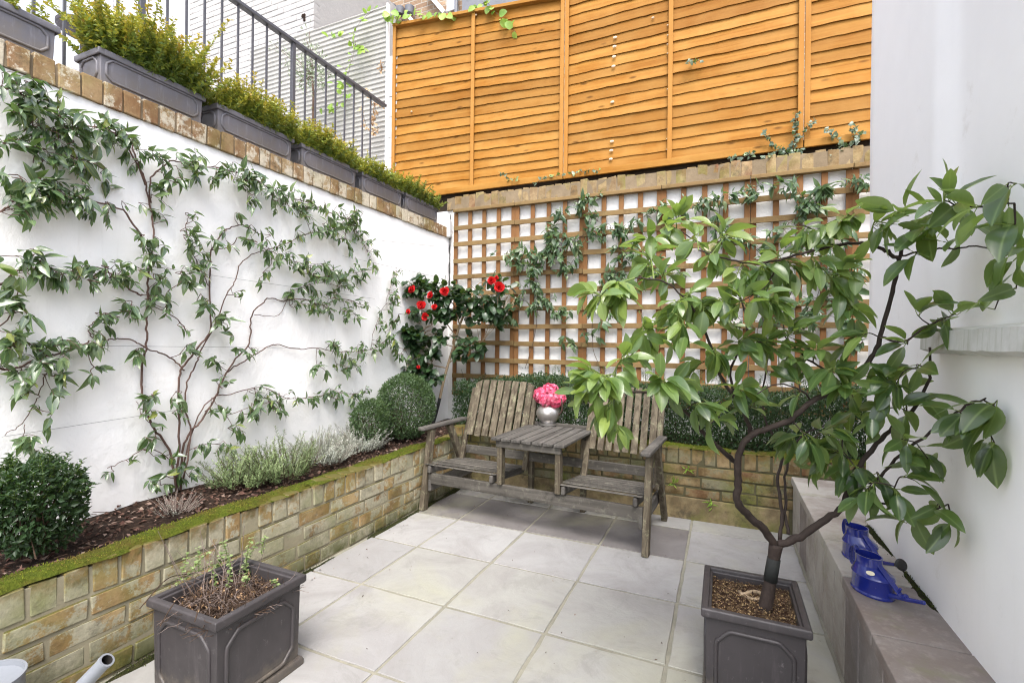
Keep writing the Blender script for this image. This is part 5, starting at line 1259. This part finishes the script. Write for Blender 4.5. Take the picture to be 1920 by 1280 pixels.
for (q, r) in (([(1440, 1118), (1415, 1108), (1390, 1115)], .006), ([(1442, 1120), (1410, 1122), (1385, 1108)], .005)): mb.tube(catmull([at_z(u, v, .287) for u, v in q], 4), r, 8)
mb.build('surface_root', M['pale_bark'], CT, smooth=True)
allp = np.vstack(paths); lb = LeafBag(); mb = MB(); mg = MB()
def cl(u, v, t, n, light, Lm=.079, droop=.42, spread=.09):
    c = pt3(u, v, t); global allp
    q = allp[np.argmin(np.linalg.norm(allp-c, axis=1))]
    dv = c-q; d = np.linalg.norm(dv); mid = (q+c)/2+np.array((0, 0, .03*min(1, d/.2)))+rng.normal(0, .01, 3)
    tw = catmull([q, mid, c], 6); (mg if light > .45 else mb).tube(tw, list(np.linspace(.0028 if d > .1 else .002, .0012, len(tw))), 6, cap=False); allp = np.vstack((allp, tw[3:]))
    out = unit(dv+rng.normal(0, .03, 3)) if d > .02 else rand_dirs(1)[0]
    Lm = Lm*(1.12 if u > 1690 else 1)
    for k in range(int(n*(2.9 if u < 1640 else (1.6 if u < 1690 else 1.15))+1)):
        s = rng.uniform(.35, 1.0) if k else 1.0; p = tw[int(s*(len(tw)-1))]
        dd = unit(out*.6+rand_dirs(1)[0]*.95+np.array((0, 0, -droop*rng.uniform(.1, 1.8)))); l = Lm*rng.uniform(.7, 1.15)
        nn = np.array((0, -.25, 1.))+rng.normal(0, .45, 3)
        x = (p+dd*l)[0]
        if x > XR-.01: dd = unit(dd-np.array((1.2, 0, 0)))
        e = p+dd*.014; mg.tube([p, e], .0011, 4, cap=False)
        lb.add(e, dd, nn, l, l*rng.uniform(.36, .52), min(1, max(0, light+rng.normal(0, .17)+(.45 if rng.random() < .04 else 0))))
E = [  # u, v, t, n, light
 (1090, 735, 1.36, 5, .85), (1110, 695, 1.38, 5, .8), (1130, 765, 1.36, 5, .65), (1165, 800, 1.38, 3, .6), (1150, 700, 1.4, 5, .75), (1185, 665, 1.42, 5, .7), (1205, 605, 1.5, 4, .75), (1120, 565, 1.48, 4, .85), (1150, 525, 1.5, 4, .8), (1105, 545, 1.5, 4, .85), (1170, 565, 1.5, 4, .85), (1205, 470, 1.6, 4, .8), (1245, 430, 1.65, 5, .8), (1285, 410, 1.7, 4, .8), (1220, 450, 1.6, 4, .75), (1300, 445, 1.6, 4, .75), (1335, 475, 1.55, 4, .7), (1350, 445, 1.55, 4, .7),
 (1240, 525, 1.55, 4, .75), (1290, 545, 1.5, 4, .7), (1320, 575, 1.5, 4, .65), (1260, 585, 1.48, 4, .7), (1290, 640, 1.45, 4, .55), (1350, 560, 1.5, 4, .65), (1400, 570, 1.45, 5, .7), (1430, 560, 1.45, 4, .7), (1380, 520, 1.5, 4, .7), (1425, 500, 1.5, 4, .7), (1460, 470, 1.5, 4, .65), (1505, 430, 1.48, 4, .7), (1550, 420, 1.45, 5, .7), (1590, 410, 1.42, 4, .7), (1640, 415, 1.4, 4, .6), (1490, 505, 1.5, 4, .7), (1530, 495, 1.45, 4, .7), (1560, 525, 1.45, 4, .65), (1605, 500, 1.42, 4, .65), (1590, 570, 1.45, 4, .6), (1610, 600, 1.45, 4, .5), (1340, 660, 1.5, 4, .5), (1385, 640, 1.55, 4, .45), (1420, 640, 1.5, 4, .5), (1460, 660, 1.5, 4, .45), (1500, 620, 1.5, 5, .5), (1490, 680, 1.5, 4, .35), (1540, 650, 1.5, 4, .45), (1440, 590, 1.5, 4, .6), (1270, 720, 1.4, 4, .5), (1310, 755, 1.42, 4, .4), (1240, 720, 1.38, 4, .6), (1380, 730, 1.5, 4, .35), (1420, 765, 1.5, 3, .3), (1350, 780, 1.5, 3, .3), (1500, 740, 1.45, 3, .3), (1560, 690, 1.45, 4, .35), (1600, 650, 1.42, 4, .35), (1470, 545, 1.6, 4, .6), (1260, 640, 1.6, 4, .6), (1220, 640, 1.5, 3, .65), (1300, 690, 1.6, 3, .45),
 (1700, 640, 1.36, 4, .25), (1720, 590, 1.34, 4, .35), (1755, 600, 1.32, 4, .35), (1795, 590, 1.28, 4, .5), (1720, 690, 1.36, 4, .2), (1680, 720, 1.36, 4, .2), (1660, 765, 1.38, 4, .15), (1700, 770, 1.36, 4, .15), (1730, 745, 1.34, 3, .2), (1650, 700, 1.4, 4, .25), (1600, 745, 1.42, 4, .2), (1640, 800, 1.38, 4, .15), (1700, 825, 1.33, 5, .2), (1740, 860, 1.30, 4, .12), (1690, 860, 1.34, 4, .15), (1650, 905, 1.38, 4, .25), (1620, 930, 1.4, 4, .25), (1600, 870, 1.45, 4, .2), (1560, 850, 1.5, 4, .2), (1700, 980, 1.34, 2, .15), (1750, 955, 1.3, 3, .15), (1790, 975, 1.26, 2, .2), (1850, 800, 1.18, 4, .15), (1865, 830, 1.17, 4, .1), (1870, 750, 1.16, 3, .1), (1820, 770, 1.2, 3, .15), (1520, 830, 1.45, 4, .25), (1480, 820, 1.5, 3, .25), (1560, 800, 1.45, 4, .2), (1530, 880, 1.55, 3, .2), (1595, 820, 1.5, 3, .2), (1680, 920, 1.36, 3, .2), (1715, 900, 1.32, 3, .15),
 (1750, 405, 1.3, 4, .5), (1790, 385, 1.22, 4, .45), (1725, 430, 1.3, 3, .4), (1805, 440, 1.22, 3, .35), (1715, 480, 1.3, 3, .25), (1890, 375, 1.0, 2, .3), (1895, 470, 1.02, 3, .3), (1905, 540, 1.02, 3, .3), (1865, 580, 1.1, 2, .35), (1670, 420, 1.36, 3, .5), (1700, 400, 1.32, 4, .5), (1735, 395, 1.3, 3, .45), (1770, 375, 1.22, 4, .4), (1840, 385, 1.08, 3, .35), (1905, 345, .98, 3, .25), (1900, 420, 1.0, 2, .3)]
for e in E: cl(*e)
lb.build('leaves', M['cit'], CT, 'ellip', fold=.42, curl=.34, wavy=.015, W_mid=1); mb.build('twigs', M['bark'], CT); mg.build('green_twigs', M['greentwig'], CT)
lb = LeafBag(); c = pt3(1334, 472, 1.58)
for k in range(10): lb.add(c, unit(rng.normal(0, .6, 3)+(0, -.6, .5)), (0, -1, 1), .028, .016, rng.uniform(0, 1))
lb.build('blossom', M['cream'], CT, 'petal', curl=-.2)

# ================================================================== IVY, VINES, OLIVE
def trailer(name, label, cat, group, runs, plane, outd, mat, L, shape, step, stemmat, off=.012, W=.8, droop=.3, rr=(0, 1)):
    root = empty(name, plane(*runs[0][0]), label, cat, group); lb = LeafBag(); mb = MB(); outd = np.array(outd, float)
    for px in runs:
        c = catmull([plane(u, v) for u, v in px], 6)+outd*off; c += rng.normal(0, .003, c.shape); mb.tube(c, .0016, 5)
        seg = np.linalg.norm(np.diff(c, axis=0), axis=1).sum(); n = max(2, int(seg/step))
        for k in range(n):
            p = c[int(k/(n-1)*(len(c)-1))] if n > 1 else c[0]; d = unit(rng.normal(0, .7, 3)+outd*.5+(0, 0, -droop)); l = L*rng.uniform(.55, 1.2)
            e = p+outd*rng.uniform(.005, .03)+rng.normal(0, .008, 3); mb.tube([p, e], .0009, 4, cap=False)
            lb.add(e, d, outd+rng.normal(0, .35, 3)+(0, 0, .4), l, l*W, rng.uniform(*rr))
    lb.build('leaves', mat, root, shape, fold=.2, curl=.25); mb.build('stems', stemmat, root); return root
pF = lambda u, v: at_y(u, v, YFN-.045)
gI = 'ivy sprigs on the orange fence'
for lab, runs, n in [('dark ivy clump climbing the fence joint above the brick coping', [[(1480, 290), (1455, 280), (1440, 262), (1430, 245)], [(1480, 290), (1490, 262), (1492, 235), (1490, 213)], [(1490, 275), (1510, 245), (1525, 230)], [(1460, 292), (1490, 285), (1510, 282)], [(1480, 290), (1450, 295), (1430, 298)]], .0085),
                     ('dark ivy sprig looping up the fence beside the tall white wall', [[(1560, 290), (1575, 272), (1560, 255), (1550, 245)], [(1580, 280), (1605, 265), (1600, 248), (1590, 245)], [(1600, 262), (1618, 250)], [(1575, 285), (1590, 282)]], .009),
                     ('short ivy sprig creeping along the fence foot near the ivy clump', [[(1365, 300), (1390, 297), (1412, 292), (1405, 290)]], .012),
                     ('tiny ivy sprig poking through a gap in the fence boards', [[(1287, 121), (1300, 119), (1318, 115)]], .009),
                     ('pale ivy sprig hanging at the fence foot behind the trellis top', [[(940, 325), (955, 335), (975, 340)], [(1005, 344), (1030, 334), (1060, 328)], [(1075, 328), (1100, 322), (1125, 322)]], .014)]:
    trailer('ivy_sprig', lab, 'ivy', gI, runs, pF, (0, -1, 0), M['ivyl'], .034, 'ivy', n, M['stem'], W=.95, rr=(0, .75) if 'pale' not in lab else (.2, 1))
pV = lambda u, v: at_y(u, v, 4.0)
trailer('vine', 'bright green vine trailing along the top of the orange fence', 'climber', 'bright vines behind the wall', [[(722, 25), (745, 35), (775, 30), (810, 33), (850, 28)], [(735, 40), (745, 52), (752, 40)], [(880, 22), (905, 10), (915, 5)], [(915, 5), (940, 35), (968, 62)]], lambda u, v: at_y(u, v, 4.10), (0, -1, 0), M['vine'], .075, 'round', .035, M['stem'], W=.85)
trailer('vine', 'bright green vine hanging down the ribbed screen', 'climber', 'bright vines behind the wall', [[(705, 20), (685, 35), (665, 60), (668, 85), (662, 110), (655, 140), (650, 165)], [(668, 85), (690, 100), (640, 70), (618, 74)], [(660, 180), (635, 205), (622, 215)], [(655, 140), (645, 128)]], pV, (0, -1, 0), M['vine'], .07, 'round', .05, M['stem'], W=.85)
trailer('vine', 'short bright vine leaves low on the ribbed screen behind the golden shrubs', 'climber', 'bright vines behind the wall', [[(600, 208), (618, 206), (634, 204)], [(655, 160), (640, 158), (628, 156)], [(640, 180), (648, 178)]], pV, (0, -1, 0), M['vine'], .075, 'round', .05, M['stem'], W=.9)
trailer('dry_creeper', 'dry brown creeper leaves at the pier edge of the ribbed screen', 'dead plant', None, [[(722, 120), (715, 135), (720, 125)], [(690, 170), (705, 200), (700, 230), (712, 215)], [(705, 200), (715, 195), (722, 205)], [(680, 205), (690, 240), (705, 250), (712, 240)]], lambda u, v: at_y(u, v, 3.95), (0, -1, 0), M['dry'], .045, 'ivy', .012, M['twig'], W=.7)
trailer('dry_creeper_mass', 'tangled dry creeper on the brown brick house beside the white brick corner', 'dead plant', None, [[(600, 60), (610, 40), (605, 15), (615, -5)], [(612, 55), (625, 40), (640, 25), (650, 5)], [(620, 40), (635, 10), (640, -10)], [(600, 40), (620, 20), (630, -5)], [(645, 35), (655, 15)]], lambda u, v: at_y(u, v, 5.8), (0, -1, 0), M['dry'], .11, 'lance', .03, M['twig'], W=.5)
# olive behind the railing
OB = at_y(585, 215, 3.75); OL = empty('olive_tree', (OB[0], OB[1], 2.2), 'small silvery olive tree standing behind the iron railing before the ribbed screen', 'small tree')
lb = LeafBag(); mb = MB(); mb.tube([(OB[0], OB[1], 2.19), at_y(588, 180, 3.75), at_y(585, 140, 3.75)], [.016, .012, .009], 8)
for (u, v) in [(575, 75), (590, 90), (570, 110), (595, 120), (565, 135), (605, 145), (580, 155), (590, 165), (610, 160), (560, 160), (575, 175), (530, 95), (515, 85), (540, 130), (555, 110), (600, 100), (580, 60), (620, 140), (570, 145), (590, 140), (585, 125), (600, 130), (575, 120), (545, 150)]:
    p = at_y(u, v, 3.75+rng.uniform(-.12, .12)); q = at_y(585, 140, 3.75); mb.tube(catmull([q, (p+q)/2+rng.normal(0, .03, 3), p], 4), .0025, 5)
    for k in range(26):
        s = rng.uniform(.45, 1.1); x = q+(p-q)*s+rng.normal(0, .035, 3); lb.add(x, unit((p-q)+rng.normal(0, .25, 3)), rand_dirs(1)[0], rng.uniform(.035, .06), .010, rng.uniform(0, 1))
lb.build('leaves', M['olive'], OL, 'lance', fold=.2, curl=.1); mb.build('trunk', M['stem'], OL, smooth=True)

# ================================================================== LIGHT
w = bpy.data.worlds.new('World'); sc.world = w; w.use_nodes = True; nt = w.node_tree; bg = nt.nodes['Background']
sky = nt.nodes.new('ShaderNodeTexSky'); sky.sky_type = 'NISHITA'; sky.sun_disc = False
SUN_EL, SUN_AZ = R(58), R(155)       # azimuth measured clockwise from +Y
sky.sun_elevation = SUN_EL; sky.sun_rotation = SUN_AZ; sky.dust_density = 4; sky.air_density = 1.0; sky.ozone_density = 1.0
hs = nt.nodes.new('ShaderNodeHueSaturation'); hs.inputs['Saturation'].default_value = .6; hs.inputs['Value'].default_value = 1.0
nt.links.new(sky.outputs[0], hs.inputs['Color']); nt.links.new(hs.outputs[0], bg.inputs[0]); bg.inputs[1].default_value = .15
sl = bpy.data.lights.new('sun', 'SUN'); sl.energy = .75; sl.angle = R(28); sl.color = (1, .985, .96)
so = bpy.data.objects.new('sun', sl); COL.objects.link(so)
sd = Vector((math.sin(SUN_AZ)*math.cos(SUN_EL), math.cos(SUN_AZ)*math.cos(SUN_EL), math.sin(SUN_EL)))
so.rotation_euler = sd.to_track_quat('Z', 'Y').to_euler(); so.location = (0, 0, 8)
sc.view_settings.view_transform = 'Standard'; sc.view_settings.look = 'None'; sc.view_settings.gamma = 1; sc.view_settings.exposure = 1.90
sc.cycles.max_bounces = 10; sc.cycles.diffuse_bounces = 5; sc.cycles.filter_width = 1.1; sc.cycles.use_denoising = True
sc.cycles.transparent_max_bounces = 8
